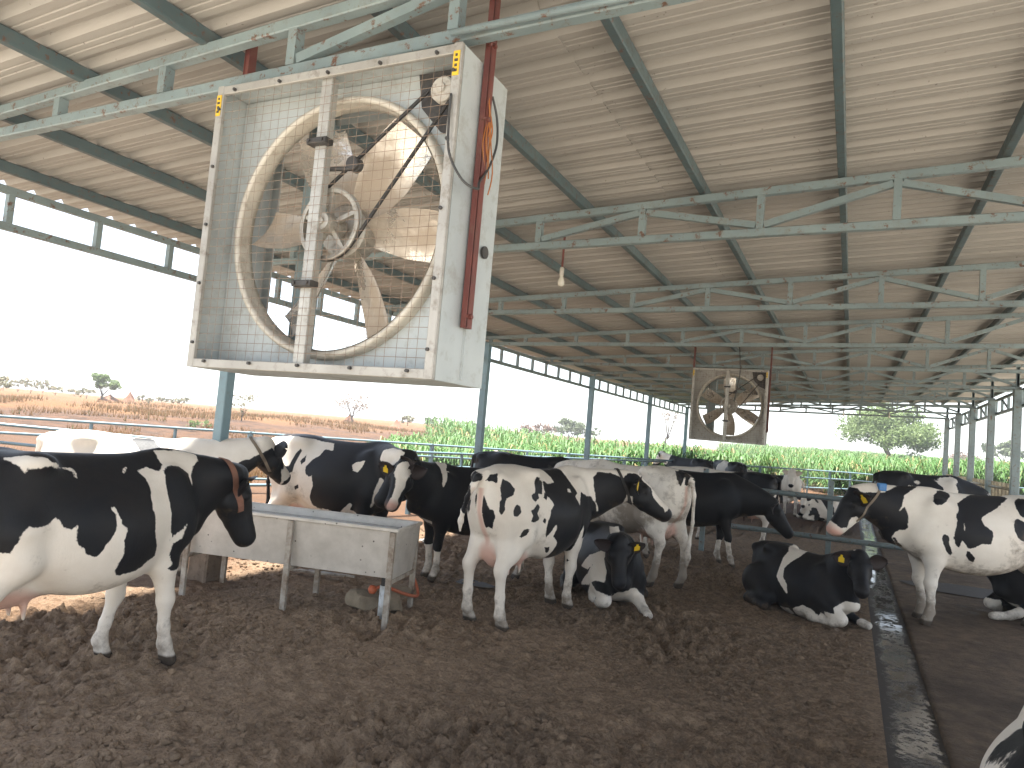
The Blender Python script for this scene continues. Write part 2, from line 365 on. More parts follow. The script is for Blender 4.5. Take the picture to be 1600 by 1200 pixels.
b = MB(); b.tube([(-1.6, 2.43, 3.475), (2.2, 2.43, 3.505)], .015, 10); b.build('conduit', STEEL_BLUE, shed, smooth=True)

# ---------------------------------------------------------------- fences
def rail_fence(name, label, P, zs, post_h, gap, mat, r=.026, group=None):
    f = thing(name, label, 'fence', (0, 0, 0), group=group)
    P = [np.array(p, float) for p in P]; b = MB()
    for z in zs: b.tube([(p[0], p[1], z+terrain(np.array([p[0]]), np.array([p[1]]))[0]*0) for p in P], r, 8)
    b.build('rails', mat, f, smooth=True)
    for p, q in zip(P, P[1:]):
        L = np.linalg.norm(q-p); n = max(1, round(L/gap))
        for i in range(n):
            c = p+(q-p)*i/n; m = MB(); big = i % 3 == 0
            m.frame((c[0]+.001, c[1]+.05, -.1), (c[0]+.001, c[1]+.05, post_h if not big else post_h+.03), .05 if not big else .085, .05 if not big else .085, up=(0, 1, 0), bev=.004); m.build('post', mat, f)
    return f
rail_fence('pipe_fence', 'long pale blue pipe fence along the edge of the dry yard and crop', [(-22, -6.5), (-14.1, 7.6), (0, 32.6), (14, 36)], (1.3, 1.0, .62, .3), 1.3, 1.5, STEEL_PALE)
rail_fence('pipe_fence', 'pale blue pipe fence with the white cow standing against it', [(-12.9, 2.0), (-12.5, 6.7), (-8.9, 7.8), (-7.9, 12.0), (-5.2, 25.0)], (1.24, .95, .6), 1.24, 1.45, STEEL_PALE)
rail_fence('yard_rail', 'thick grey divider rail on square posts behind the lying black cow', [(-2.35, 13.15), (-.28, 13.2), (2.8, 13.25)], (1.16, .49), 1.42, 2.08, STEEL_BLUE, r=.045)
# feeding headlocks between the columns of the high side
a = N('worn_bar'); a.base(a.mix(a.ramp(a.noise(9, 5, .7), (.4, 0.), (.6, 1.)), (.42, .36, .24), (.20, .16, .10))); a.rough(.5); a.metal(.2); BAR = a.m
for k in range(4, 8):
    y0 = Y0+HS*k+.12; y1 = Y0+HS*(k+1)-.12
    f = thing('headlock_panel', 'row of worn yellowish headlock feed bars between shed columns, ' + ['the closest bay', 'second closest bay', 'third closest bay', 'farthest bay'][k-4], 'feed barrier', (XR, y0, 0), group='headlock feed bars between the shed columns')
    b = MB(); b.tube([(0, 0, 1.5), (0, y1-y0, 1.5)], .03, 8); b.tube([(0, 0, .55), (0, y1-y0, .55)], .03, 8); b.build('rail', BAR, f, smooth=True)
    n = 13
    for i in range(n):
        yy = (i+.5)*(y1-y0)/n; b = MB(); lean = .10*(i % 2)
        b.frame((.04, yy, .5), (.04, yy+lean, 1.62), .045, .04, up=(0, 1, 0)); b.build('bar', BAR, f)
# ---------------------------------------------------------------- big box fans
a = N('fan_blade_steel'); w = a.noise(5, 5, .6); wr = a.noise(26, 3, .6)
dust = a.ramp(a.noise(2.6, 6, .65), (.42, 0.), (.58, 1.))
a.base(a.mix(a.math('MULTIPLY', dust, .8), (.64, .59, .52), (.36, .275, .19))); a.metal(a.math('SUBTRACT', .75, a.math('MULTIPLY', dust, .65))); a.rough(a.math('ADD', .22, a.math('MULTIPLY', dust, .35)))
a.bump(a.math('ADD', w, a.math('MULTIPLY', wr, .5)), .012, .55); BLADE = a.m
WIRE = paint('dusty_wire', (.26, .19, .14), (.18, .125, .09), rough=.6, scale=9)
RING = paint('cream_dusty_ring', (.58, .54, .46), (.46, .42, .35), rough=.5, metal=.15, scale=3, dirt=(.2, .15, .1), dirt_amt=.5)
STRUT = paint('perforated_zinc_strut', (.48, .47, .43), (.38, .37, .34), rough=.45, metal=.4, scale=6)
CAST = paint('cast_pulley', (.42, .40, .35), (.28, .255, .22), rough=.45, metal=.4, scale=8, dirt_amt=.6)
DARKM = paint('dark_greasy_steel', (.045, .042, .04), (.03, .028, .026), rough=.55, scale=9)
MOTORM = paint('white_motor_paint', (.52, .49, .43), (.36, .33, .28), rough=.5, scale=7, dirt_amt=.6)
WIRE_O = paint('orange_wire', (.42, .14, .025), rough=.5)
CABLE = paint('grey_cable', (.05, .05, .048), rough=.5)
def make_fan(name, label, loc, top_z, spin, body=GALV, frame=GALV_DIRTY, tilt=0.):
    S, D = 1.405, .40; h = S/2
    f = thing(name, label, 'fan', loc, group='big box fans hung from the roof trusses')
    b = MB(); t = .004
    # casing: four folded sheets with a turned-in lip at the back
    for x, z, w_, h_ in ((-h+t/2, 0, t, S-.002), (h-t/2, 0, t, S-.002), (0, h-t/2, S-.02, t), (0, -h+t/2, S-.02, t)): b.frame((x, .002, z), (x, D, z), w_, h_)
    for s in (-1, 1):
        b.frame((s*(h-.035), D-.003, -h+.01), (s*(h-.035), D-.003, h-.01), .055, .004, up=(0, 1, 0)); b.frame((-h+.07, D-.003, s*(h-.035)), (h-.07, D-.003, s*(h-.035)), .004, .055, up=(0, 0, 1))
        # raised swage line along the side sheets
        b.frame((s*(h+.003), D*.52, -h+.02), (s*(h+.003), D*.52, h-.02), .014, .02, up=(0, 1, 0))
    b.build('casing', body, f)
    b = MB()
    for s in (-1, 1):
        b.frame((s*(h-.021), -.012, -h), (s*(h-.021), -.012, h), .042, .026, up=(0, 1, 0), bev=.004)
        b.frame((-h+.042, -.010, s*(h-.021)), (h-.042, -.010, s*(h-.021)), .022, .042, up=(0, 0, 1), bev=.003)
    b.build('front_frame', frame, f)
    # back panel with the round opening, and the rolled orifice ring that stands forward of it
    Ri = .585; b = MB(); n = 96; V = []; F = []
    for i in range(n):
        t_ = 2*math.pi*i/n; c, s = math.cos(t_), math.sin(t_); k = (h-.008)/max(abs(c), abs(s))
        V += [(Ri*c, .155, Ri*s), (k*c, .155, k*s), (Ri*c, .159, Ri*s), (k*c, .159, k*s)]
    for i in range(n):
        j = (i+1) % n; F += [(4*i, 4*j, 4*j+1, 4*i+1), (4*i+2, 4*i+3, 4*j+3, 4*j+2), (4*i, 4*i+2, 4*j+2, 4*j)]
    b.add(V, F).build('orifice_panel', body, f)
    b = MB(); b.lathe([(.585, .165), (.587, .125), (.594, .106), (.607, .100), (.620, .106), (.627, .122), (.628, .16)], ax=(0, 1, 0), n=96)
    b.lathe([(.584, .165), (.583, .14), (.587, .11)], ax=(0, 1, 0), n=96)
    b.lathe([(.586, .16), (.586, .185), (.582, .185), (.582, .16)], ax=(0, 1, 0), n=96); b.build('orifice_ring', RING, f, smooth=True)
    # six pressed blades
    for k in range(6):
        an = R(spin+60*k); ca, sa = math.cos(an), math.sin(an); V = []; F = []; nr, nc = 12, 8
        for lay in (0, 1):
            for i in range(nr+1):
                r_ = .10+.465*i/nr; q = i/nr
                ch = .10+.15*min(1, q*2.2)**.7-.03*max(0, q-.8)*5*.6; pit = R(44-16*q)
                for j in range(nc+1):
                    u = (j/nc-.5)*ch; cam_ = .028*(1-(2*j/nc-1)**2)
                    tx, yy = u*math.cos(pit)-cam_*math.sin(pit)*0, -u*math.sin(pit)+cam_
                    tx += .03*math.sin(q*2.2)
                    x_, z_ = ca*r_-sa*tx, sa*r_+ca*tx
                    V.append((x_, .235+yy+lay*.003, z_))
        st = (nr+1)*(nc+1)
        for lay in (0, 1):
            for i in range(nr):
                for j in range(nc):
                    q_ = [lay*st+i*(nc+1)+j, lay*st+i*(nc+1)+j+1, lay*st+(i+1)*(nc+1)+j+1, lay*st+(i+1)*(nc+1)+j]; F.append(q_ if lay else q_[::-1])
        MB().add(V, F).build('blade', BLADE, f, smooth=True)
    # hub, pulley, bearings and the front and back struts
    sx = -.035; b = MB(); b.frame((sx, .035, -h+.03), (sx, .035, h-.03), .062, .05, up=(0, 1, 0), bev=.004)
    for i in range(22): z = -h+.12+i*.056; b.tube([(sx-.012, .0085, z), (sx-.012, .012, z)], .009, 8)
    b.build('front_strut', STRUT, f)
    b = MB(); b.frame((-.40, .385, -h+.03), (-.40, .385, h-.03), .11, .03, up=(0, 1, 0), bev=.004); b.frame((-.32, .36, -h+.03), (-.32, .36, h-.03), .05, .06, up=(0, 1, 0))
    b.build('back_strut', STEEL_BLUE, f)
    b = MB()
    b.lathe([(.165, .075), (.172, .078), (.172, .086), (.155, .094), (.172, .102), (.172, .110), (.165, .113)], o=(0.0, 0, 0), ax=(0, 1, 0), n=48)
    b.lathe([(.150, .078), (.150, .110), (.165, .113), (.165, .075), (.150, .078)], ax=(0, 1, 0), n=48)
    for k in range(5): an = R(20+72*k); b.frame((.03*math.cos(an), .094, .03*math.sin(an)), (.155*math.cos(an), .094, .155*math.sin(an)), .02, .022, up=(0, 1, 0))
    b.lathe([(.0, .03), (.04, .03), (.045, .05), (.045, .16), (0, .16)], ax=(0, 1, 0), n=20); b.build('pulley', CAST, f, smooth=False)
    b = MB(); b.lathe([(0, .18), (.12, .18), (.13, .19), (.13, .29), (.12, .30), (0, .30)], ax=(0, 1, 0), n=28)
    b.tube([(0, .02, 0), (0, .37, 0)], .016, 10); b.build('hub', CAST, f)
    for z in (.36, -.30): b = MB(); b.box((sx+.005, .0, z), (.11, .055, .028), bev=.004); b.tube([(sx-.035, -.035, z), (sx-.035, .0, z)], .008, 8); b.tube([(sx+.04, -.035, z), (sx+.04, .0, z)], .008, 8); b.build('strut_clamp', DARKM, f)
    # motor with its small pulley in the upper corner, belt and tensioner
    mx, mz = .555, .57; b = MB()
    b.lathe([(0, .13), (.07, .13), (.088, .145), (.088, .33), (.07, .345), (0, .345)], o=(mx, 0, mz), ax=(0, 1, 0), n=24); b.build('motor', MOTORM, f)
    b = MB(); b.add([(mx-.16, .125, mz+.11), (mx+.10, .125, mz+.11), (mx+.10, .125, mz-.22), (mx-.02, .125, mz-.17), (mx-.13, .125, mz-.05)], [(0, 1, 2, 3, 4)]); b.add([(mx-.16, .129, mz+.11), (mx+.10, .129, mz+.11), (mx+.10, .129, mz-.22), (mx-.02, .129, mz-.17), (mx-.13, .129, mz-.05)], [(4, 3, 2, 1, 0)]); b.build('motor_plate', DARKM, f)
    b = MB(); b.lathe([(0, .06), (.02, .06), (.024, .07), (.05, .072), (.058, .078), (.058, .086), (.047, .094), (.058, .102), (.058, .11), (0, .115)], o=(mx, 0, mz), ax=(0, 1, 0), n=32); b.build('motor_pulley', MOTORM, f)
    d = np.array((mx, mz)); L = np.linalg.norm(d); u = d/L; nrm = np.array((-u[1], u[0])); r1, r2 = .166, .056; b = MB(); P = []
    al = math.asin((r1-r2)/L); base_a = math.atan2(u[1], u[0])
    A1 = np.linspace(base_a+math.pi/2-al, base_a+1.5*math.pi+al, 26); A2 = np.linspace(base_a-math.pi/2+al, base_a+math.pi/2-al, 12)
    P = [(r1*math.cos(t), .094, r1*math.sin(t)) for t in A1]+[(mx+r2*math.cos(t), .094, mz+r2*math.sin(t)) for t in A2]; P.append(P[0])
    b = MB(); b.tube(P, .0085, 6, cap=False); b.build('belt', RUBBER, f, smooth=True)
    b = MB(); b.tube([(sx, .07, .26), (.10, .07, .25)], .012, 8); b.lathe([(0, .05), (.03, .05), (.034, .055), (.034, .07), (.027, .075), (.034, .08), (.034, .10), (0, .10)], o=(.12, .0, .27), ax=(0, 1, 0), n=20); b.build('tensioner', DARKM, f)
    # wire guard
    b = MB(); y = -.004; nv, nh = 25, 31
    for i in range(1, nv): x = -h+.04+(S-.08)*i/nv+.004*math.sin(i*2.3); b.tube([(x, y, -h+.03), (x+.003*math.sin(i*5.), y, h-.03)], .0012, 4, cap=False)
    for i in range(1, nh): z = -h+.04+(S-.08)*i/nh+.004*math.sin(i*1.7); b.tube([(-h+.03, y-.003, z), (0, y-.004-.004*math.sin(i), z+.003*math.sin(i*3.)), (h-.03, y-.003, z)], .0012, 4, cap=False)
    b.build('wire_guard', WIRE, f)
    for i in range(5):
        q = -h+.12+i*(S-.24)/4
        for s in (-1, 1):
            b = MB(); b.tube([(s*(h-.03), -.035, q), (s*(h-.03), -.02, q)], .008, 6); b.build('guard_clip', DARKM, f)
            b = MB(); b.tube([(q, -.035, s*(h-.03)), (q, -.02, s*(h-.03))], .008, 6); b.build('guard_clip', DARKM, f)
    for s, z in ((-1, h-.10), (1, h-.09)):
        b = MB(); b.box((s*(h-.021), -.027, z), (.030, .003, .105)); lb = b.build('warning_label', YELLOW, f)
        b = MB()
        for i, ww in enumerate((.010, .016, .012, .015)): b.box((s*(h-.021), -.0295, z+.034-.022*i), (ww, .002, .011))
        b.build('label_mark', DARKM, lb)
    # rusty hanger bars up to the truss
    for s, yb, z0 in ((1, .175, -h+.24), (-1, .175, -.15)):
        x = s*(h+.022) if s > 0 else s*(h+.022)
        b = MB(); b.frame((x, yb, z0), (x, yb, top_z-loc[2]), .028, .05, up=(0, 1, 0)); b.frame((x+.012*s, yb-.024, z0+.002), (x+.012*s, yb-.024, top_z-loc[2]-.002), .004, .012, up=(0, 1, 0))
        for z in (z0+.05, h-.25, h+.08): b.tube([(x+.008*s, yb-.035, z), (x+.008*s, yb-.02, z)], .011, 8); b.tube([(x+.01*s, yb, z), (x+.026*s, yb, z)], .011, 8)
        b.build('hanger_bar', RUST_RED, f)
    b = MB(); b.tube([(h+.006, .30, -.10), (h+.016, .30, -.10)], .028, 14); b.build('cable_grommet', DARKM, f)
    return f
fan1 = make_fan('box_fan', 'huge square belt-driven fan with wire guard hanging closest to the camera above the trough', (-2.2275, 2.43, 2.71), 3.78, 52)
h = .7025
b = MB(); P = [(h-.03, -.03, .48), (h-.022, -.04, .36), (h-.0, -.05, .22), (h+.06, -.03, .11), (h+.10, .03, .09), (h+.05, .13, .16), (h+.04, .22, .26), (h+.04, .27, .38), (h+.03, .27, .5), (h+.025, .22, .58)]
def spline(P, n=6):
    P = [np.array(p, float) for p in P]; o = []
    for i in range(len(P)-1):
        a_, b_, c_, d_ = P[max(i-1, 0)], P[i], P[i+1], P[min(i+2, len(P)-1)]
        for j in range(n):
            t = j/n; o.append(.5*((2*b_)+(-a_+c_)*t+(2*a_-5*b_+4*c_-d_)*t*t+(-a_+3*b_-3*c_+d_)*t**3))
    return o+[P[-1]]
b.tube(spline(P), .0055, 7); b.build('power_cable', CABLE, fan1, smooth=True)
b = MB()
for i in range(9):
    x, y, z = h+.02+.006*random.random(), .17+.05*random.random(), .58-.02*i
    b.tube(spline([(h+.02, .20, .62), (x+.012, y, .55-.02*i), (x+.02, y+.03*math.sin(i), .48-.03*i), (x+.012, y+.02, .42-.035*i)], 4), .0032, 5)
b.build('loose_wires', WIRE_O, fan1, smooth=True)
make_fan('box_fan', 'smaller-looking dusty box fan with dark blades hanging far down the shed', (-2.18, 14.05, 2.67), 4.0, 30, body=GALV_DIRTY)
b = MB(); b.tube(spline([(-2.05, 14.0, 3.95), (-2.0, 13.97, 3.6), (-1.98, 13.96, 3.3), (-2.02, 13.99, 3.0), (-2.06, 14.0, 2.75)]), .012, 6); tag(b.build('power_cable', CABLE, None, smooth=True), 'loose black power cable drooping from the roof onto the far box fan', 'cable')

# ---------------------------------------------------------------- bare bulbs on their rods
a = N('bulb_glass'); a.base((.82, .78, .68)); a.rough(.15); a.put(a.b.inputs['Transmission Weight'], .35); GLASS = a.m
def bulb(x, y, zt_, zb_, label, s=1.):
    t = thing('hanging_bulb', label, 'light bulb', (x, y, zb_), group='bare bulbs hanging from the roof')
    b = MB(); b.tube([(0, 0, .13), (0, 0, zt_-zb_)], .011*s, 7); b.build('cord', RUST_RED, t)
    b = MB(); b.lathe([(0, .155), (.018, .155), (.022, .145), (.022, .075), (.018, .07), (0, .07)], n=14); b.build('bulb_holder', MOTORM, t, smooth=True)
    b = MB(); b.lathe([(0, -.035), (.018, -.032), (.030, -.018), (.034, .005), (.028, .03), (.018, .055), (.015, .075)], n=18); b.build('glass', GLASS, t, smooth=True)
bulb(-2.62, 6.3, 3.86, 3.30, 'bare white bulb on a brown rod just beyond the huge fan')
bulb(-.30, 26.2, 3.7, 3.30, 'tiny bare bulb hanging at the far end of the shed'); bulb(1.1, 27.5, 3.7, 3.40, 'tiny dark bulb hanging near the big green tree', 1.2)

# ---------------------------------------------------------------- water trough
a = N('trough_zinc'); a.base(a.mix(a.math('MULTIPLY', a.ramp(a.voro(13), (.07, 1.), (.13, 0.)), a.ramp(a.noise(3.1, 4), (.42, 0.), (.5, 1.))), a.mix(a.ramp(a.noise(5, 6, .65), (.35, 0.), (.65, 1.)), (.66, .62, .56), (.52, .485, .43)), (.06, .045, .035)))
a.rough(.42); a.metal(.15); a.bump(a.noise(9, 4), .003, .5); ZINC = a.m
a = N('trough_leg'); a.base(a.mix(a.ramp(a.noise(6, 7, .7), (.4, 0.), (.62, 1.)), (.46, .42, .36), (.20, .145, .10))); a.rough(.6); LEGM = a.m
a = N('trough_water'); a.base((.27, .28, .265)); a.rough(.10); a.bump(a.noise(7, 3), .004, .4); WATER = a.m
TZ = .845; TL = 2.15
tr = thing('water_trough', 'long galvanised water trough on rusty angle-iron legs that the cows drink from', 'water trough', (-3.645, 5.43, 0), math.atan2(.235, .97))
# local x runs back along the trough from its near end corner (negative), y across
TW, TB = .62, .40
def ring(x0, x1, y0, y1, z): return [(x0, y0, z), (x1, y0, z), (x1, y1, z), (x0, y1, z)]
b = MB(); V = ring(-TL, 0, 0, TW, TZ)+ring(-TL+.03, -.03, .06, TW-.06, TB)+ring(-TL+.012, -.012, .012, TW-.012, TZ)+ring(-TL+.042, -.042, .072, TW-.072, TB+.012)
F = [(i, (i+1) % 4, 4+(i+1) % 4, 4+i) for i in range(4)]; F = [f[::-1] for f in F]+[(4, 7, 6, 5)][:0]+[(4, 5, 6, 7)][:0]
F += [(7, 6, 5, 4)]; F += [(8+i, 8+(i+1) % 4, 12+(i+1) % 4, 12+i) for i in range(4)]+[(12, 13, 14, 15)]
b.add(V, F); b.build('basin', ZINC, tr)
b = MB()
for p, q in (((-TL-.01, -.008), (.01, -.008)), ((-TL-.01, TW+.008), (.01, TW+.008))): b.frame((*p, TZ), (*q, TZ), .034, .032, bev=.006)
for x in (-TL+.0, 0): b.frame((x, .01, TZ), (x, TW-.01, TZ), .034, .031, bev=.006)
b.build('rim', ZINC, tr)
b = MB(); b.add(ring(-TL+.02, -.02, .02, TW-.02, TZ-.055), [(0, 1, 2, 3)]); b.build('water', WATER, tr)
for x in (-.04, -1.05, -TL+.04):
    for y, s in ((-.012, -1), (TW+.012, 1)):
        yb = y
        b = MB(); b.frame((x, y, TZ-.02), (x, yb, -.06), .052, .036, up=(0, 1, 0), bev=.003); b.build('leg', LEGM, tr)
for x in (-.04, -1.05, -TL+.04): b = MB(); b.frame((x, .0, TB-.02), (x, TW, TB-.02), .04, .035); b.build('cross_bar', LEGM, tr)
b = MB(); b.tube([(-.14, .16, TB), (-.14, .16, .30)], .035, 14); b.build('drain_outlet', DARKM, tr)
b = MB(); b.tube([(-.14, .16, .31), (-.14, .16, -.03)], .042, 16); b.build('drain_pipe', paint('white_pvc', (.62, .66, .68), (.4, .38, .33), rough=.4, scale=5, dirt_amt=.7), tr, smooth=True)
HOSE = paint('orange_hose', (.55, .13, .05), (.4, .12, .06), rough=.5)
hz = MB(); hz.tube(spline([(-.28, .22, .24), (-.22, .25, .27), (-.15, .3, .26), (-.02, .40, .20), (.05, .55, .16), (.0, .68, .21), (-.06, .72, .3)]), .016, 8); hz.build('water_hose', HOSE, tr, smooth=True)
hz = MB(); hz.lathe([(0, -.04), (.03, -.035), (.045, 0), (.03, .035), (0, .04)], o=(-.27, .2, .25), n=12); hz.build('float_ball', HOSE, tr, smooth=True)

# ---------------------------------------------------------------- stones, rubbish on the ground
a = N('rough_stone'); a.base(a.mix(a.ramp(a.noise(6, 6, .65), (.35, 0.), (.65, 1.)), (.34, .28, .20), (.22, .175, .12))); a.rough(.9); a.bump(a.noise(16, 6, .7), .02, .8); STONE = a.m
def stone(c, size, rz, seed, label, tilt=0.):
    g = np.random.default_rng(seed); import bmesh
    bm = bmesh.new(); bmesh.ops.create_icosphere(bm, subdivisions=3, radius=1)
    planes = [(unit(g.normal(size=3)), g.uniform(.5, .8)) for _ in range(13)]
    for v in bm.verts:
        p = np.array(v.co)
        for n_, d_ in planes:
            e = p@n_-d_
            if e > 0: p = p-n_*e
        v.co = p*np.array(size)
    me = bpy.data.meshes.new('stone'); bm.to_mesh(me); bm.free(); me.materials.append(STONE)
    o = bpy.data.objects.new('stone', me); COL.objects.link(o); o.location = c; o.rotation_euler = (tilt, 0, rz); smooth_by_angle(o, 25)
    return tag(o, label, 'stone', 'stones under the trough')
stone((-4.13, 5.72, .09), (.21, .15, .14), .3, 3, 'large tan stone lying just clear of the trough pipe')
stone((-3.86, 5.76, .10), (.11, .13, .15), 1.2, 9, 'small upright stone wedged behind the trough leg and pipe')
stone((-3.93, 5.95, .17), (.2, .13, .06), .2, 14, 'flat dark stone resting on top behind the pipe', .1)
a = N('plastic_scrap'); a.base((.6, .6, .58)); a.rough(.4); SCRAP = a.m
def scrap(x, y, s, seed):
    b = MB(); g = np.random.default_rng(seed); n = 7; V = [(x+s*(i/n-.5)+g.normal()*.02, y+s*.55*(j/n-.5)+g.normal()*.02, gz(x, y)+.02+.035*g.random()) for i in range(n) for j in range(n)]
    b.add(V, [(i*n+j, (i+1)*n+j, (i+1)*n+j+1, i*n+j+1) for i in range(n-1) for j in range(n-1)]); return b.build('plastic_scrap', SCRAP, smooth=True)
tag(scrap(-5.75, 9.6, .45, 4), 'crumpled pale plastic scrap on the dry mud behind the spotted cow', 'litter')
b = MB()
for k in range(3): b.frame((-5.7+.1*k, 6.35+.06*k, .05), (-5.15+.1*k, 6.5+.05*k, .05), .035, .02)
tag(b.build('broken_slats', LEGM), 'thin broken slats lying on the mud under the trough', 'wood scrap')

# ---------------------------------------------------------------- animal bodies (signed distance field -> one continuous skin)
class Field:
    def __init__(s, lo, hi, vox):
        s.lo=np.array(lo,np.float32); s.v=vox
        s.n=np.ceil((np.array(hi)-s.lo)/vox).astype(int)+1
        s.d=np.full(s.n,1.0,np.float32)
    def block(s,lo,hi):
        a=np.clip(np.floor((np.array(lo)-s.lo)/s.v).astype(int),0,s.n-1)
        b=np.clip(np.ceil((np.array(hi)-s.lo)/s.v).astype(int)+1,1,s.n)
        if np.any(b<=a): return None
        sl=tuple(slice(p,q) for p,q in zip(a,b))
        ax=[(s.lo[i]+s.v*np.arange(a[i],b[i],dtype=np.float32)) for i in range(3)]
        return sl,np.meshgrid(*ax,indexing='ij')
    def mix(s,sl,d,k):
        o=s.d[sl]
        h=np.maximum(k-np.abs(o-d),0)/k
        s.d[sl]=np.minimum(o,d)-h*h*k*.25
    def cone(s,a,b,ra,rb,k=.04):
        a=np.array(a,np.float32);b=np.array(b,np.float32);m=max(ra,rb)+k+.03
        r=s.block(np.minimum(a,b)-m,np.maximum(a,b)+m)
        if r is None: return
        sl,(X,Y,Z)=r; ab=b-a; L=float(ab@ab)+1e-9
        t=np.clip(((X-a[0])*ab[0]+(Y-a[1])*ab[1]+(Z-a[2])*ab[2])/L,0,1)
        d=np.sqrt((X-a[0]-t*ab[0])**2+(Y-a[1]-t*ab[1])**2+(Z-a[2]-t*ab[2])**2)-(ra+(rb-ra)*t)
        s.mix(sl,d,k)
    def chain(s,pts,k=.04):
        for p,q in zip(pts,pts[1:]): s.cone(p[:3],q[:3],p[3],q[3],k)
    def ell(s,c,rad,k=.05,M=None):
        c=np.array(c,np.float32);R=max(rad)+k+.03
        r=s.block(c-R,c+R)
        if r is None: return
        sl,(X,Y,Z)=r; P=[X-c[0],Y-c[1],Z-c[2]]
        if M is not None: P=[P[0]*M[i][0]+P[1]*M[i][1]+P[2]*M[i][2] for i in range(3)]
        q=np.sqrt(sum((p/e)**2 for p,e in zip(P,rad))); q2=np.sqrt(sum((p/(e*e))**2 for p,e in zip(P,rad)))+1e-6
        s.mix(sl,q*(q-1)/q2,k)
    def trunk(s,S,k=.05):
        S=np.array(S,np.float32); x0,x1=S[0,0],S[-1,0]
        r=s.block((x0-.1,-S[:,3].max()-.12,S[:,2].min()-.12),(x1+.1,S[:,3].max()+.12,S[:,1].max()+.12))
        sl,(X,Y,Z)=r; xs=X[:,0,0]
        def cub(col):
            xc=np.clip(xs,x0,x1); i=np.clip(np.searchsorted(S[:,0],xc)-1,0,len(S)-2)
            m=np.gradient(S[:,col],S[:,0]); h=S[i+1,0]-S[i,0]; t=(xc-S[i,0])/h
            return ((2*t**3-3*t**2+1)*S[i,col]+(t**3-2*t**2+t)*h*m[i]+(-2*t**3+3*t**2)*S[i+1,col]+(t**3-t**2)*h*m[i+1])[:,None,None]
        zt,zb,w,wt=cub(1),cub(2),cub(3),cub(4)
        c=(zt+zb)/2; h=(zt-zb)/2
        # the section narrows towards the spine by the factor wt
        v=np.clip((Z-c)/h,-1.3,1.3); ww=w*(1-(1-wt)*np.clip(v,0,1)**1.6)
        e=2.35
        q=(np.abs(Y/ww)**e+np.abs((Z-c)/h)**e)**(1/e)
        d=(q-1)*np.minimum(ww,h)
        over=np.maximum(np.maximum(x0-X,X-x1),0)
        d=np.where(over>0,np.sqrt(np.maximum(d,0)**2+over**2),d)
        s.mix(sl,d.astype(np.float32),k)
    def tube(s,C,k=.05):
        # C rows: point(3), half height, half width, up vector(3); elliptical sections along a 3D path
        C=np.array(C,np.float32)
        for A,B in zip(C,C[1:]):
            m=max(A[3:5].max(),B[3:5].max())+k+.03
            r=s.block(np.minimum(A[:3],B[:3])-m,np.maximum(A[:3],B[:3])+m)
            if r is None: continue
            sl,(X,Y,Z)=r; a,b=A[:3],B[:3]; ab=b-a; L=float(ab@ab)+1e-9
            t=np.clip(((X-a[0])*ab[0]+(Y-a[1])*ab[1]+(Z-a[2])*ab[2])/L,0,1)
            dx,dy,dz=X-a[0]-t*ab[0],Y-a[1]-t*ab[1],Z-a[2]-t*ab[2]
            T=ab/np.sqrt(L); up=(A[5:8]+B[5:8])/2; up=up-T*(up@T); up/=np.linalg.norm(up); sd=np.cross(T,up)
            hh=A[3]+(B[3]-A[3])*t; hw=A[4]+(B[4]-A[4])*t
            uu=dx*up[0]+dy*up[1]+dz*up[2]; ss=dx*sd[0]+dy*sd[1]+dz*sd[2]; tt=dx*T[0]+dy*T[1]+dz*T[2]
            mn=np.minimum(hh,hw)
            q=np.sqrt((uu/hh)**2+(ss/hw)**2+(tt/mn)**2)
            s.mix(sl,((q-1)*mn).astype(np.float32),k)
    def skin(s):
        d=s.d; n=np.array(d.shape); ins=d<0
        cs=[(i,j,k) for i in(0,1) for j in(0,1) for k in(0,1)]
        def sub(a,c): return a[c[0]:n[0]-1+c[0],c[1]:n[1]-1+c[1],c[2]:n[2]-1+c[2]]
        cnt=sum(sub(ins,c).astype(np.int8) for c in cs); act=(cnt>0)&(cnt<8)
        idx=np.full(act.shape,-1,np.int64); I=np.argwhere(act); idx[act]=np.arange(len(I))
        V=[sub(d,c)[act] for c in cs]; acc=np.zeros((len(I),3)); w=np.zeros(len(I))
        for p in range(8):
            for q in range(p+1,8):
                a,b=cs[p],cs[q]
                if sum(abs(x-y) for x,y in zip(a,b))!=1: continue
                m=(V[p]<0)!=(V[q]<0); t=np.where(m,V[p]/np.where(m,V[p]-V[q],1),0)
                acc+=np.where(m[:,None],np.array(a)+(np.array(b)-np.array(a))*t[:,None],0); w+=m
        P=s.lo+s.v*(I+acc/w[:,None]); F=[]
        for ax in range(3):
            o1,o2=(ax+1)%3,(ax+2)%3
            a=[slice(None)]*3;b=[slice(None)]*3;a[ax]=slice(0,-1);b[ax]=slice(1,None)
            A,B=ins[tuple(a)],ins[tuple(b)]
            for E,flip in ((A&~B,False),(~A&B,True)):
                J=np.argwhere(E); J=J[(J[:,o1]>0)&(J[:,o2]>0)&(J[:,o1]<n[o1]-1)&(J[:,o2]<n[o2]-1)]
                def g(u,v):
                    K=J.copy();K[:,o1]-=u;K[:,o2]-=v;return idx[K[:,0],K[:,1],K[:,2]]
                Q=np.stack([g(1,1),g(0,1),g(0,0),g(1,0)],1)
                F.append(Q[:,::-1] if flip else Q)
        F=np.concatenate(F); F=F[(F>=0).all(1)]
        return P,F

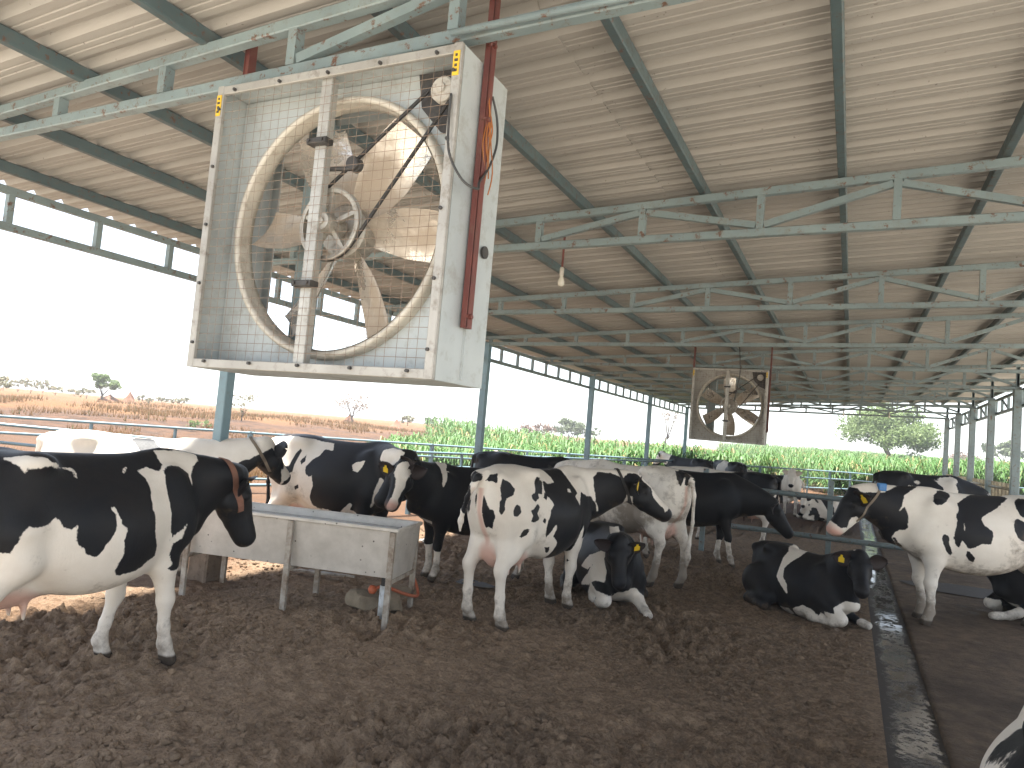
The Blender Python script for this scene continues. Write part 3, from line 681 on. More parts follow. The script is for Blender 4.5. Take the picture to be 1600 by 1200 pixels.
def relax(P,F,it=2,lam=.5):
    e=np.concatenate([F[:,[0,1]],F[:,[1,2]],F[:,[2,3]],F[:,[3,0]]]); e=np.concatenate([e,e[:,::-1]])
    dg=np.bincount(e[:,0],minlength=len(P))[:,None]+1e-9
    for l in [lam,-lam*.98]*it:
        q=np.stack([np.bincount(e[:,0],weights=P[e[:,1],i],minlength=len(P)) for i in range(3)],1)/dg
        P=P+l*(q-P)
    return P

def vnormals(P,F):
    n=np.cross(P[F[:,2]]-P[F[:,0]],P[F[:,3]]-P[F[:,1]]); N=np.zeros_like(P)
    for i in range(4):
        for c in range(3): N[:,c]+=np.bincount(F[:,i],weights=n[:,c],minlength=len(P))
    return N/(np.linalg.norm(N,axis=1,keepdims=True)+1e-12)


# standing cow, height 1.45 at the withers, x forward, y to its left, z up
TRUNK=[(-.90,1.33,1.02,.07,.9),(-.82,1.415,.87,.175,.85),(-.66,1.45,.77,.245,.72),(-.46,1.465,.71,.285,.66),(-.22,1.435,.595,.34,.52),(.04,1.425,.545,.375,.45),(.28,1.43,.575,.355,.42),(.47,1.455,.625,.285,.36),(.62,1.43,.69,.235,.42),(.74,1.34,.80,.19,.55),(.82,1.22,.90,.12,.7)]
def cow_body(P):
    """P: pose dict -> vertices, quads, marks.  All in the cow's own frame."""
    lie=P.get('lie',False); vox=P.get('vox',.02)
    poll=np.array(P['poll'],float); muz=np.array(P['muzzle'],float)
    hi=np.maximum(np.maximum(poll,muz)+.32,(1.0,.62,1.62)); lo=np.minimum(np.minimum(poll,muz)-.32,(-1.2,-.62,-.03))
    if lie: lo=np.minimum(lo,(-1.25,-.8,-.03)); hi=np.maximum(hi,(1.3,.8,1.2))
    f=Field(lo,hi,vox)
    dz=P.get('drop',0.0); fat=P.get('fat',1.0); thin=P.get('thin',0.0)
    T=np.array(TRUNK); T[:,1:3]+=dz; T[:,3]*=fat
    if P.get('hump'): 
        for x0,amt in P['hump']: T[:,1]+=amt*np.exp(-((T[:,0]-x0)/.2)**2)
    if lie:
        T[:,2]=np.maximum(T[:,2],-.06+.0*T[:,2]); mid=np.exp(-((T[:,0]+.1)/.5)**2); T[:,3]+=mid*.06
    f.trunk(T,.05)
    z=lambda v:v+dz
    for s in(1,-1):
        f.ell((-.43,.20*s*fat,z(1.385)),(.10,.07,.05),.13)            # hook bone
        f.ell((-.83,.125*s,z(1.335)),(.06,.05,.055),.08)         # pin bone
        if not lie or P.get('hindup'):
            pass
        f.ell((.50,.17*s,z(1.05)),(.17,.10,.30),.09)             # shoulder blade
        f.ell((.60,.155*s,z(.93)),(.13,.10,.15),.09)
    # neck
    up=np.array([0,0,1.]); base=np.array(P.get('neckbase',(.60,0,z(1.12))),float)
    hd=unit(muz-poll); rolldir=np.array(P.get('headup',(0,0,1.)),float)
    hu=rolldir-hd*(rolldir@hd)
    if np.linalg.norm(hu)<.25: hu=hu+.6*unit(poll-base)-hd*(.6*unit(poll-base)@hd)
    hu=unit(hu); hs=np.cross(hd,hu)
    nk=poll-hu*.085+hd*.02; mid=(base+nk)/2+np.array(P.get('neckbend',(0.06,0,.0)))
    n=7; C=[]
    for i in range(n+1):
        t=i/n; p=(1-t)**2*base+2*t*(1-t)*mid+t*t*nk
        hh=.30*(1-t)**1.3+.135*(1-(1-t)**1.3)+.012*math.sin(t*3.1); hw=.175*(1-t)+.088*t
        w=np.array([-.25*(1-t),0,1.])*(1-t)+hu*t
        C.append((*p,hh,hw,*w))
    f.tube(C,.06); neck=C
    f.chain([(.70,0,z(.88),.09),(.84,0,z(.90),.05),(*((base+nk)/2-np.array([0,0,.17])),.04)],.10)   # dewlap and brisket
    # head: rows of t along poll->muzzle, offset along hu, half height, half width
    L=np.linalg.norm(muz-poll); H=[(-.02,-.085,.085,.085),(.12,-.085,.115,.11),(.30,-.105,.138,.122),(.48,-.108,.125,.098),(.66,-.10,.103,.083),(.82,-.09,.09,.083),(.92,-.088,.082,.082)]
    sc=L/.54
    C=[(*(poll+hd*t*L+hu*o*sc),h*sc,w*sc,*hu) for t,o,h,w in H]
    f.tube(C,.025)
    f.ell(poll+hd*.0+hu*-.015*sc,(.06*sc,.06*sc,.05*sc),.05)      # poll bump
    for s in(1,-1):
        f.ell(poll+hd*.31*L+hu*-.035*sc+hs*s*.098*sc,(.035*sc,)*3,.04)   # brow
        f.ell(poll+hd*.36*L+hu*-.155*sc+hs*s*.062*sc,(.075*sc,.075*sc,.06*sc),.05)     # jaw
    f.ell(poll+hd*.93*L+hu*-.07*sc,(.068*sc,.068*sc,.062*sc),.03)
    for s in(1,-1): f.ell(poll+hd*.93*L+hu*-.05*sc+hs*s*.045*sc,(.032*sc,)*3,.02)
    # legs
    lg=P.get('legs',{})
    if not lie:
        for nm,s in(('fl',1),('fr',-1)):
            dx,dy=lg.get(nm,(0,0))[:2]; dk=lg.get(nm,(0,0,0))[2] if len(lg.get(nm,()))>2 else 0
            y=.165*s
            f.chain([(.50,y,z(.86),.125),(.50+dx*.25,y+dy*.2,.68+dz*.5,.085),(.515+dx*.55+dk,y+dy*.5,.46,.054)],.05)
            f.ell((.525+dx*.55+dk,y+dy*.5,.435),(.052,.052,.065),.04)
            f.chain([(.515+dx*.55+dk,y+dy*.5,.42,.047),(.505+dx*.8+dk*.5,y+dy*.8,.25,.036),(.505+dx,y+dy,.135,.044),(.53+dx,y+dy,.09,.04)],.035)
            for q in(.024,-.024):
                f.chain([(.525+dx,y+dy+q,.075,.036),(.55+dx,y+dy+q,.018,.043)],.018)
        for nm,s in(('hl',1),('hr',-1)):
            dx,dy=lg.get(nm,(0,0))[:2]; y=.17*s
            f.ell((-.60,.155*s,z(1.08)),(.24,.105,.28),.10)
            f.chain([(-.50,.17*s,z(.98),.17),(-.48+dx*.2,.185*s,z(.84),.125),(-.62+dx*.4,y+dy*.4,.68+dz*.4,.085),(-.735+dx*.6,y+dy*.6,.545,.056)],.06)
            f.chain([(-.66,.13*s,z(1.0),.13),(-.69+dx*.4,.15*s+dy*.3,.74+dz*.5,.06),(-.76+dx*.6,y+dy*.6,.565,.036)],.05)
            f.ell((-.745+dx*.6,y+dy*.6,.53),(.055,.046,.07),.04)
            f.chain([(-.735+dx*.62,y+dy*.6,.50,.048),(-.72+dx*.8,y+dy*.8,.30,.041),(-.70+dx,y+dy,.14,.047),(-.67+dx,y+dy,.09,.042)],.035)
            for q in(.025,-.025):
                f.chain([(-.67+dx,y+dy+q,.075,.037),(-.64+dx,y+dy+q,.018,.044)],.018)
        u=P.get('udder',1.0)
        if u>0:
            f.ell((-.42,0,.72+dz-.02*u),(.25*u,.155*u,.17*u),.07)
            f.ell((-.60,0,.74+dz),(.13*u,.12*u,.20*u),.06)
            for a,b in((-.32,.07),(-.32,-.07),(-.48,.06),(-.48,-.06)):
                f.chain([(a,b*u,.60+dz-.03*u,.022),(a,b*u,.525+dz-.06*u,.013)],.02)
    else:
        for ch in P['limbs']: f.chain(ch,.045)
        for c,r in P.get('lumps',()): f.ell(c,r,.08)
    for p,q in zip(P['tail'],P['tail'][1:]): f.cone(p[:3],q[:3],p[3],q[3],.03)
    V,Q=f.skin(); V=relax(V,Q,2); 
    M=dict(neck=neck,hd=hd,hu=hu,hs=hs,poll=poll,muz=muz,L=L,sc=sc)
    return V,Q,M

STAND_TAIL=[(-.86,0,1.38,.04),(-.945,0,1.33,.034),(-.965,0,1.15,.024),(-.95,0,.85,.02),(-.93,.02,.60,.026),(-.925,.03,.45,.04),(-.92,.03,.33,.016)]

def ear_mesh(M,s,droop=.1,fold=0.0,size=1.0):
    """a cupped leaf with thickness, standing out of the side of the head; s=+1 along hs"""
    hd,hu,hs=M['hd'],M['hu'],M['hs']; sc=M['sc']*size
    root=M['poll']+hd*.13*M['L']+hu*-.05*M['sc']+hs*s*.085*M['sc']
    ax=unit(hs*s-hu*droop-hd*(.25+fold)); 
    face=unit(hd*.8+hu*.5); face=unit(face-ax*(face@ax)); wd=np.cross(ax,face)
    P=[];F=[];nu,nv=9,6; L=.23*sc
    for lay in(0,1):
        for i in range(nu+1):
            t=i/nu; w=(.035+.075*math.sin(min(1,t*1.08)**.8*math.pi)**.8*(1-.25*t))*sc
            if i==nu: w=.008
            for j in range(nv+1):
                a=(j/nv-.5)*2
                cup=.040*sc*(a*a-.25)*(1-.3*t)
                p=root+ax*L*t+wd*w*a+face*(cup+.02*math.sin(t*3)-lay*.010*(1-abs(a)**4))
                P.append(p)
    st=(nu+1)*(nv+1)
    for i in range(nu):
        for j in range(nv):
            q=[i*(nv+1)+j,i*(nv+1)+j+1,(i+1)*(nv+1)+j+1,(i+1)*(nv+1)+j]
            F.append(q if s>0 else q[::-1]); F.append([k+st for k in (q[::-1] if s>0 else q)])
    for j in (0,nv):
        for i in range(nu):
            F.append([i*(nv+1)+j,(i+1)*(nv+1)+j,(i+1)*(nv+1)+j+st,i*(nv+1)+j+st])
    j0=nu*(nv+1)
    for j in range(nv): F.append([j0+j,j0+j+1,j0+j+1+st,j0+j+st])
    tag=root+ax*L*.52+face*(.012*sc)-wd*0
    return np.array(P),np.array(F),(tag,ax,face,wd)

COAT_DATA = {  # coat patches: sign, facing, outline on the hide (x, y, z in the cow's own frame)
'C1': [
 (-1, (-0.22, -0.98, -0.01), [-0.69,-0.26,0.91,-0.65,-0.27,0.91,-0.61,-0.28,0.91,-0.58,-0.3,0.91,-0.56,-0.33,0.97,-0.55,-0.33,1.01,-0.51,-0.33,1.05,-0.46,-0.33,1.04,-0.4,-0.31,1.05,-0.35,-0.31,1.09,-0.32,-0.32,1.03,-0.27,-0.33,1.01,-0.24,-0.34,1.04,-0.24,-0.33,0.95,-0.21,-0.34,0.91,-0.17,-0.34,0.87,-0.13,-0.34,0.84,-0.1,-0.35,0.85,-0.06,-0.36,0.91,-0.03,-0.37,0.96,-0.01,-0.37,1.02,-0.02,-0.35,1.08,-0.04,-0.33,1.12,-0.02,-0.33,1.13,0.01,-0.36,1.07,0.02,-0.37,1.03,0.06,-0.37,0.99,0.05,-0.37,0.93,0.06,-0.36,0.84,0.04,-0.35,0.78,0.04,-0.33,0.73,0.07,-0.31,0.7,0.13,-0.3,0.7,0.21,-0.3,0.71,0.27,-0.3,0.74,0.39,-0.26,0.74,0.41,-0.28,0.81,0.44,-0.3,0.88,0.58,-0.29,0.97,0.54,-0.3,0.88,0.47,-0.29,0.85,0.47,-0.27,0.78,0.51,-0.26,0.7,0.48,-0.25,0.67,0.53,-0.26,0.65,0.59,-0.24,0.67,0.56,-0.23,0.56,0.59,-0.26,0.56,0.64,-0.27,0.65,0.65,-0.28,0.64,0.64,-0.29,0.58,0.62,-0.29,0.52,0.61,-0.31,0.46,0.6,-0.32,0.4,0.59,-0.33,0.34,0.58,-0.35,0.28,0.57,-0.36,0.22,0.56,-0.37,0.16,0.55,-0.39,0.1,0.54,-0.4,0.04,0.5,-0.37,0.04,0.46,-0.33,0.05,0.42,-0.3,0.05,0.38,-0.26,0.05,0.34,-0.23,0.05,0.3,-0.19,0.06,0.26,-0.16,0.06,-0.18,-0.65,0.28,-0.22,-0.62,0.28,-0.25,-0.59,0.29,-0.25,-0.57,0.33,-0.26,-0.55,0.38,-0.26,-0.53,0.43,-0.26,-0.51,0.48,-0.27,-0.49,0.53,-0.27,-0.47,0.58,-0.31,-0.45,0.57,-0.35,-0.43,0.56,-0.38,-0.4,0.55,-0.42,-0.38,0.54,-0.46,-0.36,0.53,-0.5,-0.34,0.52,-0.53,-0.32,0.52,-0.57,-0.3,0.51,-0.61,-0.28,0.5,-0.64,-0.26,0.49,-0.64,-0.25,0.54,-0.64,-0.23,0.59,-0.66,-0.26,0.65,-0.66,-0.26,0.7,-0.66,-0.24,0.75,-0.66,-0.23,0.8,-0.68,-0.24,0.86]),
 (-1, (-0.11, -0.92, 0.37), [0.45,-0.02,1.45,0.44,-0.14,1.36,0.38,-0.18,1.32,0.32,-0.14,1.35,0.24,-0.16,1.33,0.27,-0.2,1.29,0.28,-0.25,1.23,0.26,-0.3,1.17,0.25,-0.33,1.1,0.27,-0.35,1.05,0.27,-0.36,0.99,0.28,-0.35,0.93,0.31,-0.34,0.87,0.33,-0.31,0.79,0.24,-0.31,0.73,0.34,-0.27,0.72,0.43,-0.24,0.72,0.43,-0.29,0.83,0.45,-0.3,0.91,0.43,-0.31,0.97,0.42,-0.31,1.03,0.41,-0.3,1.09,0.4,-0.29,1.15,0.4,-0.25,1.25,0.42,-0.19,1.33,0.48,-0.17,1.36,0.56,-0.16,1.35,0.63,-0.18,1.3,0.65,-0.21,1.22,0.65,-0.18,1.29,0.69,-0.15,1.35,0.74,-0.13,1.39,0.76,-0.08,1.43,0.65,-0.04,1.45,0.54,-0.04,1.45]),
 (-1, (-0.2, -0.85, 0.49), [-0.59,-0.13,1.41,-0.59,-0.17,1.4,-0.55,-0.23,1.37,-0.52,-0.25,1.33,-0.51,-0.25,1.36,-0.45,-0.27,1.36,-0.35,-0.24,1.36,-0.25,-0.16,1.35,-0.2,-0.17,1.33,-0.21,-0.2,1.3,-0.19,-0.2,1.29,-0.18,-0.18,1.32,-0.2,-0.15,1.35,-0.38,-0.26,1.39,-0.43,-0.25,1.42,-0.47,-0.24,1.42,-0.51,-0.2,1.43,-0.56,-0.16,1.41]),
 (-1, (-0.16, -0.77, 0.62), [0.14,-0.15,1.34,0.18,-0.14,1.35,0.12,-0.19,1.3]),
],
'C3': [
 (-1, (0.17, -0.96, 0.24), [-0.91,-0.3,1.42,-0.83,-0.24,1.43,-0.74,-0.17,1.43,-0.64,-0.1,1.43,-0.38,-0.24,1.43,-0.3,-0.12,1.42,-0.18,-0.09,1.4,-0.04,-0.09,1.39,0.01,-0.19,1.31,-0.1,-0.18,1.32,-0.12,-0.25,1.24,-0.19,-0.28,1.19,-0.24,-0.32,1.11,-0.23,-0.34,1.04,-0.17,-0.35,1.0,-0.13,-0.35,1.03,-0.1,-0.36,0.9,-0.15,-0.32,0.79,-0.14,-0.28,0.7,-0.07,-0.27,0.66,0.11,-0.27,0.65,0.19,-0.23,0.62,0.08,-0.31,0.53,-0.02,-0.38,0.44,-0.11,-0.44,0.44,-0.5,-0.06,0.35,-0.59,-0.13,0.35,-0.69,-0.19,0.34,-0.78,-0.26,0.34,-0.8,-0.26,0.44,-0.82,-0.25,0.55,-0.84,-0.25,0.66,-0.85,-0.25,0.76,-0.87,-0.25,0.87,-0.86,-0.29,0.98,-0.87,-0.29,1.09,-0.89,-0.29,1.2,-0.9,-0.29,1.31]),
 (1, (0.13, -0.99, 0.1), [-1.02,-0.05,1.23,-0.98,-0.04,1.02,-0.93,-0.02,0.87,-0.7,-0.27,0.97,-0.64,-0.26,0.88,-0.55,-0.33,0.97,-0.47,-0.33,0.99,-0.41,-0.32,1.04,-0.4,-0.3,1.13,-0.36,-0.24,1.28,-0.38,-0.24,1.3,-0.43,-0.26,1.24,-0.47,-0.31,1.09,-0.58,-0.3,1.09,-0.69,-0.27,1.16,-0.81,-0.21,1.21,-0.86,-0.24,1.26]),
 (1, (0.12, -0.94, 0.33), [-0.31,-0.27,1.21,-0.29,-0.25,1.24,-0.27,-0.29,1.16,-0.31,-0.31,1.13,-0.34,-0.29,1.16]),
 (1, (0.15, -0.98, -0.14), [-0.38,-0.3,0.87,-0.32,-0.31,0.9,-0.32,-0.29,0.86,-0.37,-0.29,0.83]),
 (-1, (0.3, -0.9, -0.32), [0.22,-0.25,0.65,0.28,-0.28,0.7,0.35,-0.29,0.76,0.37,-0.27,0.75,0.33,-0.24,0.68,0.44,-0.25,0.64,0.47,-0.22,0.49,0.37,-0.28,0.48,0.23,-0.28,0.46]),
 (-1, (0.19, -0.94, 0.3), [0.32,-0.28,1.18,0.36,-0.26,1.21,0.47,-0.25,1.24,0.45,-0.28,1.17,0.42,-0.3,1.11,0.36,-0.31,1.12]),
 (-1, (-0.09, -0.91, 0.4), [0.66,-0.27,1.26,0.69,-0.27,1.38,0.83,-0.31,1.41,1.04,-0.46,1.39,1.05,-0.48,1.37,0.97,-0.51,1.26,0.93,-0.51,1.22,0.82,-0.38,1.26]),
 (-1, (0.3, -0.95, -0.07), [0.67,-0.25,1.07,0.71,-0.25,1.06,0.84,-0.57,0.97,0.58,-0.22,0.73,0.57,-0.23,0.73,0.62,-0.27,0.88,0.64,-0.27,0.97]),
],
'C4': [
 (-1, (0.32, 0.9, 0.29), [1.23,0.38,1.45,1.17,0.4,1.48,1.1,0.4,1.47,1.08,0.53,1.45,1.06,0.5,1.41,1.08,0.43,1.34,1.17,0.5,1.25,1.17,0.49,1.18,1.23,0.52,1.11,1.27,0.56,1.04,1.27,0.57,0.99,1.29,0.57,0.94,1.34,0.52,0.9,1.38,0.51,0.93,1.39,0.52,0.97,1.34,0.53,1.07,1.3,0.5,1.18,1.28,0.46,1.27,1.29,0.39,1.33,1.26,0.36,1.39]),
 (-1, (0.16, 0.89, 0.42), [0.61,-0.05,1.57,0.54,-0.01,1.57,0.44,0.04,1.44,0.48,0.11,1.39,0.51,0.23,1.3,0.53,0.25,1.25,0.57,0.26,1.17,0.58,0.25,1.2,0.57,0.22,1.29,0.57,0.14,1.39,0.62,0.12,1.48]),
 (-1, (0.78, 0.35, -0.52), [1.0,-0.02,0.82,0.95,-0.01,0.88,0.93,0.0,0.83,0.88,0.03,0.75,0.79,0.08,0.72,0.63,0.15,0.73,0.6,0.1,0.69,0.71,0.05,0.68,0.82,0.0,0.67,0.93,-0.04,0.66,1.04,-0.09,0.65]),
],
'C5': [
 (1, (-0.6, -0.8, -0.05), [-1.07,0.13,1.39,-1.01,0.1,1.43,-0.96,0.05,1.46,-0.97,0.05,1.4,-0.92,-0.02,1.37,-0.93,-0.01,1.32,-0.98,0.02,1.3,-1.03,0.09,1.29,-1.07,0.13,1.31]),
 (1, (-0.78, -0.49, -0.39), [-1.08,0.15,1.27,-1.03,0.09,1.29,-1.0,0.05,1.26,-0.98,0.06,1.21,-0.94,0.09,1.13,-0.85,0.16,1.03,-0.87,0.16,0.96,-0.92,0.13,0.94,-0.93,0.15,1.0,-0.94,0.18,1.04,-0.96,0.22,1.13,-1.08,0.15,1.22]),
 (1, (-0.96, -0.24, -0.13), [-0.91,0.03,1.23,-0.91,-0.01,1.25,-0.91,-0.05,1.16,-0.88,-0.09,1.07,-0.87,-0.13,1.07,-0.85,-0.14,1.01,-0.83,-0.1,0.9,-0.84,-0.06,0.91,-0.83,-0.02,0.89,-0.86,0.01,0.94,-0.9,0.04,1.05,-0.91,0.06,1.15]),
 (1, (-0.69, -0.71, 0.1), [-0.84,-0.17,1.35,-0.76,-0.2,1.32,-0.73,-0.24,1.26,-0.75,-0.24,1.21,-0.81,-0.21,1.18,-0.82,-0.21,1.15,-0.82,-0.22,1.08,-0.83,-0.19,1.03,-0.85,-0.17,1.07,-0.85,-0.17,1.14,-0.84,-0.18,1.17,-0.84,-0.16,1.24,-0.85,-0.17,1.3]),
 (1, (-0.44, -0.9, 0.04), [-0.72,-0.26,1.13,-0.67,-0.27,1.11,-0.66,-0.28,1.06,-0.7,-0.27,1.02,-0.74,-0.26,1.03,-0.75,-0.26,1.08]),
 (1, (-0.22, -0.94, 0.26), [-0.45,-0.27,1.37,-0.21,-0.17,1.33,-0.27,-0.23,1.27,-0.33,-0.27,1.21,-0.39,-0.27,1.22,-0.39,-0.28,1.18,-0.46,-0.29,1.15,-0.5,-0.28,1.17,-0.51,-0.27,1.21,-0.45,-0.27,1.23,-0.43,-0.26,1.26,-0.46,-0.26,1.33]),
 (1, (-0.26, -0.88, 0.4), [-0.27,-0.26,1.23,-0.24,-0.28,1.2,-0.28,-0.3,1.16,-0.32,-0.28,1.18]),
 (1, (-0.28, -0.95, 0.12), [-0.42,-0.29,1.13,-0.38,-0.3,1.1,-0.47,-0.33,1.05,-0.41,-0.32,0.99,-0.51,-0.33,0.97,-0.56,-0.33,0.98,-0.54,-0.33,1.03,-0.55,-0.32,1.07]),
 (1, (-0.4, -0.92, -0.03), [-0.32,-0.32,1.0,-0.29,-0.32,0.98,-0.31,-0.32,0.95,-0.34,-0.31,0.97]),
 (1, (-0.61, -0.79, -0.02), [-0.63,-0.26,0.84,-0.6,-0.29,0.91,-0.55,-0.31,0.91,-0.57,-0.3,0.86,-0.62,-0.27,0.82]),
 (1, (-0.37, -0.92, 0.09), [-0.04,-0.06,1.45,0.28,0.03,1.45,0.33,-0.05,1.42,0.32,-0.18,1.31,0.34,-0.26,1.21,0.26,-0.29,1.18,0.29,-0.33,1.09,0.42,-0.26,1.22,0.52,-0.27,1.17,0.64,-0.26,1.17,0.72,-0.28,1.08,0.81,-0.25,0.96,0.79,-0.24,0.86,0.76,-0.2,0.76,0.48,-0.31,0.75,0.48,-0.29,0.81,0.46,-0.3,0.89,0.43,-0.29,0.83,0.43,-0.25,0.73,0.42,-0.2,0.63,0.38,-0.15,0.55,0.55,0.04,0.48,0.49,0.12,0.46,-0.04,-0.17,0.59,-0.06,-0.25,0.64,-0.07,-0.31,0.73,-0.09,-0.33,0.77,-0.17,-0.33,0.82,-0.14,-0.35,0.88,-0.15,-0.35,0.94,-0.21,-0.33,0.86,-0.25,-0.3,0.81,-0.28,-0.32,0.9,-0.26,-0.33,0.99,-0.24,-0.33,1.07,-0.18,-0.32,1.12,-0.24,-0.27,1.2,-0.26,-0.24,1.25,-0.18,-0.17,1.33,-0.13,-0.2,1.3,-0.0,-0.19,1.31,0.01,-0.15,1.35]),
 (-1, (-0.23, -0.79, 0.57), [0.18,-0.24,1.25,0.23,-0.24,1.25,0.21,-0.27,1.22,0.15,-0.26,1.22]),
 (1, (-0.44, -0.77, -0.46), [-0.2,-0.27,0.71,-0.15,-0.29,0.72,-0.11,-0.25,0.66,-0.12,-0.23,0.64]),
 (1, (-0.65, -0.74, 0.16), [0.68,-0.24,1.36,0.76,-0.25,1.42,0.88,-0.34,1.42,0.96,-0.46,1.37,1.01,-0.49,1.24,1.0,-0.49,1.12,0.98,-0.48,1.04,0.95,-0.43,0.96,0.93,-0.41,0.9,0.78,-0.34,0.8,0.75,-0.27,0.83,0.76,-0.28,0.93,0.78,-0.28,1.02,0.71,-0.28,1.12,0.68,-0.27,1.22]),
 (1, (-0.68, -0.69, 0.23), [0.94,-0.44,1.36,1.02,-0.47,1.43,1.12,-0.53,1.43,1.14,-0.6,1.36,1.19,-0.67,1.3,1.18,-0.71,1.2,1.22,-0.77,1.13,1.25,-0.82,1.08,1.26,-0.83,0.98,1.21,-0.73,0.93,1.18,-0.64,0.95,1.17,-0.63,1.0,1.07,-0.61,1.02,1.05,-0.55,1.09,1.05,-0.53,1.19,1.04,-0.49,1.2,0.98,-0.48,1.26]),
],
'C6': [
 (-1, (0.59, -0.8, 0.1), [0.33,-0.33,0.56,0.95,-0.33,0.78,0.69,-0.22,0.59,0.76,-0.2,0.47,0.75,-0.21,0.32,0.68,-0.3,0.32,0.45,-0.34,0.22,0.12,-0.36,0.15,0.41,-0.35,0.35,0.5,-0.31,0.48,0.39,-0.35,0.39,0.23,-0.4,0.4]),
 (-1, (0.77, -0.57, 0.27), [0.56,-0.5,0.17,0.57,-0.34,0.28,0.74,-0.3,0.22,0.86,-0.19,0.2,0.9,-0.18,0.11,0.89,-0.26,0.14,0.61,-0.27,0.12,0.63,-0.27,0.01,0.61,-0.37,0.0,0.58,-0.51,0.06]),
 (-1, (0.95, 0.17, -0.27), [0.91,-0.04,0.13,0.89,0.01,0.27,0.74,0.17,0.28,-0.07,0.54,0.05,-0.03,0.59,-0.07,0.01,0.64,-0.19,0.02,0.54,-0.36,1.0,0.12,-0.08,0.97,-0.01,-0.07,0.94,-0.02,0.03]),
 (-1, (0.4, -0.32, 0.86), [-0.23,0.02,0.86,-0.34,0.17,0.86,0.62,-0.04,0.9,0.94,-0.2,0.91,0.18,-0.06,0.84]),
],
'C7': [
 (1, (-0.8, 0.59, 0.09), [-0.85,0.06,1.58,-0.93,0.02,1.57,-1.02,-0.05,1.51,-1.05,-0.07,1.42,-1.02,-0.04,1.32,-0.98,-0.01,1.34,-1.0,-0.03,1.38,-0.95,-0.01,1.41,-0.93,0.01,1.33,-0.9,-0.01,1.25,-0.9,0.04,1.27,-0.89,0.03,1.37,-0.9,0.03,1.44,-0.86,0.05,1.48]),
 (1, (-0.82, 0.51, 0.26), [-0.76,-0.01,1.45,-0.81,-0.04,1.42,-0.89,0.06,1.31,-0.88,0.09,1.24,-0.87,0.13,1.29,-0.86,0.15,1.37]),
],
'C9': [
 (-1, (0.24, -0.83, 0.5), [-0.36,0.2,0.95,0.06,-0.05,0.97,0.07,-0.07,0.81,0.07,-0.14,0.76,0.01,-0.26,0.67,-0.01,-0.34,0.59,0.04,-0.4,0.48,0.13,-0.42,0.41,0.15,-0.41,0.27,0.09,-0.43,0.33,-0.02,-0.42,0.42,-0.07,-0.41,0.47,-0.1,-0.33,0.59,-0.15,-0.24,0.7,-0.17,-0.13,0.79,-0.38,0.16,0.85]),
 (-1, (0.33, -0.93, -0.16), [0.18,-0.34,0.1,0.35,-0.35,0.19,0.49,-0.31,0.16,0.56,-0.29,0.1,0.6,-0.28,0.16,0.64,-0.25,0.13,0.75,-0.29,0.13,0.83,-0.28,0.2,0.83,-0.26,0.05,0.77,-0.33,-0.01,0.69,-0.41,-0.01,0.37,-0.2,-0.11,0.28,-0.29,-0.09,0.2,-0.35,0.0]),
 (-1, (0.18, -0.85, -0.5), [-0.08,-0.31,0.07,0.11,-0.34,0.09,0.16,-0.33,-0.03,0.01,-0.26,-0.05]),
 (-1, (0.58, -0.79, 0.18), [0.78,-0.27,0.26,0.82,-0.12,0.35,0.96,0.01,0.35,1.13,0.11,0.18,1.16,0.09,0.03,1.16,-0.07,0.03,1.08,-0.15,0.01,1.01,-0.22,-0.01,0.92,-0.25,0.13,0.84,-0.29,0.17]),
 (-1, (0.08, -0.78, 0.62), [1.0,-0.28,1.07,1.05,-0.24,1.05,1.03,-0.25,1.01]),
],
'C10': [
 (1, (0.25, 0.97, 0.03), [1.32,0.03,1.4,1.25,0.06,1.39,1.2,0.09,1.35,1.1,0.11,1.36,1.0,0.11,1.37,0.9,0.07,1.42,0.82,0.11,1.48,0.72,0.16,1.52,0.58,0.15,1.52,0.71,0.08,1.42,0.8,0.12,1.36,0.84,0.16,1.25,0.86,0.16,1.19,0.81,0.16,1.24,0.78,0.18,1.13,0.78,0.17,1.02,0.79,0.15,0.98,0.84,0.13,0.98,0.87,0.11,0.95,0.89,0.08,0.89,0.82,0.03,0.81,0.85,0.02,0.78,0.89,-0.0,0.78,0.95,-0.04,0.86,1.07,0.12,0.93,1.14,0.08,0.99,1.2,0.06,1.04,1.25,0.1,1.08,1.29,0.09,1.07,1.31,0.09,1.03,1.32,0.07,0.95,1.39,0.08,0.94,1.45,0.05,0.99,1.49,0.03,1.03,1.49,0.03,1.06,1.45,0.04,1.16,1.43,-0.01,1.23,1.38,0.01,1.32]),
 (1, (0.4, 0.89, -0.22), [0.88,0.09,0.89,0.86,0.1,0.89,0.8,0.14,0.77,0.83,0.12,0.77]),
 (1, (0.17, 0.83, 0.54), [0.4,0.07,1.47,0.34,0.1,1.44,0.34,0.1,1.39,0.46,0.22,1.31,0.54,0.23,1.28,0.56,0.2,1.32,0.52,0.13,1.38,0.44,0.05,1.44]),
 (1, (0.23, 0.94, 0.25), [0.25,0.13,1.36,0.11,0.03,1.42,0.01,0.09,1.46,-0.17,0.03,1.45,-0.24,0.07,1.42,-0.05,0.2,1.3,0.13,0.28,1.2,0.15,0.3,1.18,0.13,0.33,1.12,0.07,0.36,1.07,0.07,0.37,1.01,0.09,0.37,0.93,0.14,0.37,0.93,0.19,0.37,0.92,0.23,0.36,0.88,0.28,0.34,0.86,0.31,0.34,0.91,0.34,0.33,0.94,0.36,0.32,0.86,0.39,0.31,0.89,0.41,0.31,0.96,0.39,0.31,1.08,0.37,0.29,1.15,0.38,0.28,1.18,0.32,0.22,1.27,0.31,0.17,1.32]),
 (-1, (0.31, 0.91, 0.27), [0.32,0.31,1.13,0.31,0.32,1.12,0.32,0.34,1.05,0.33,0.33,1.07]),
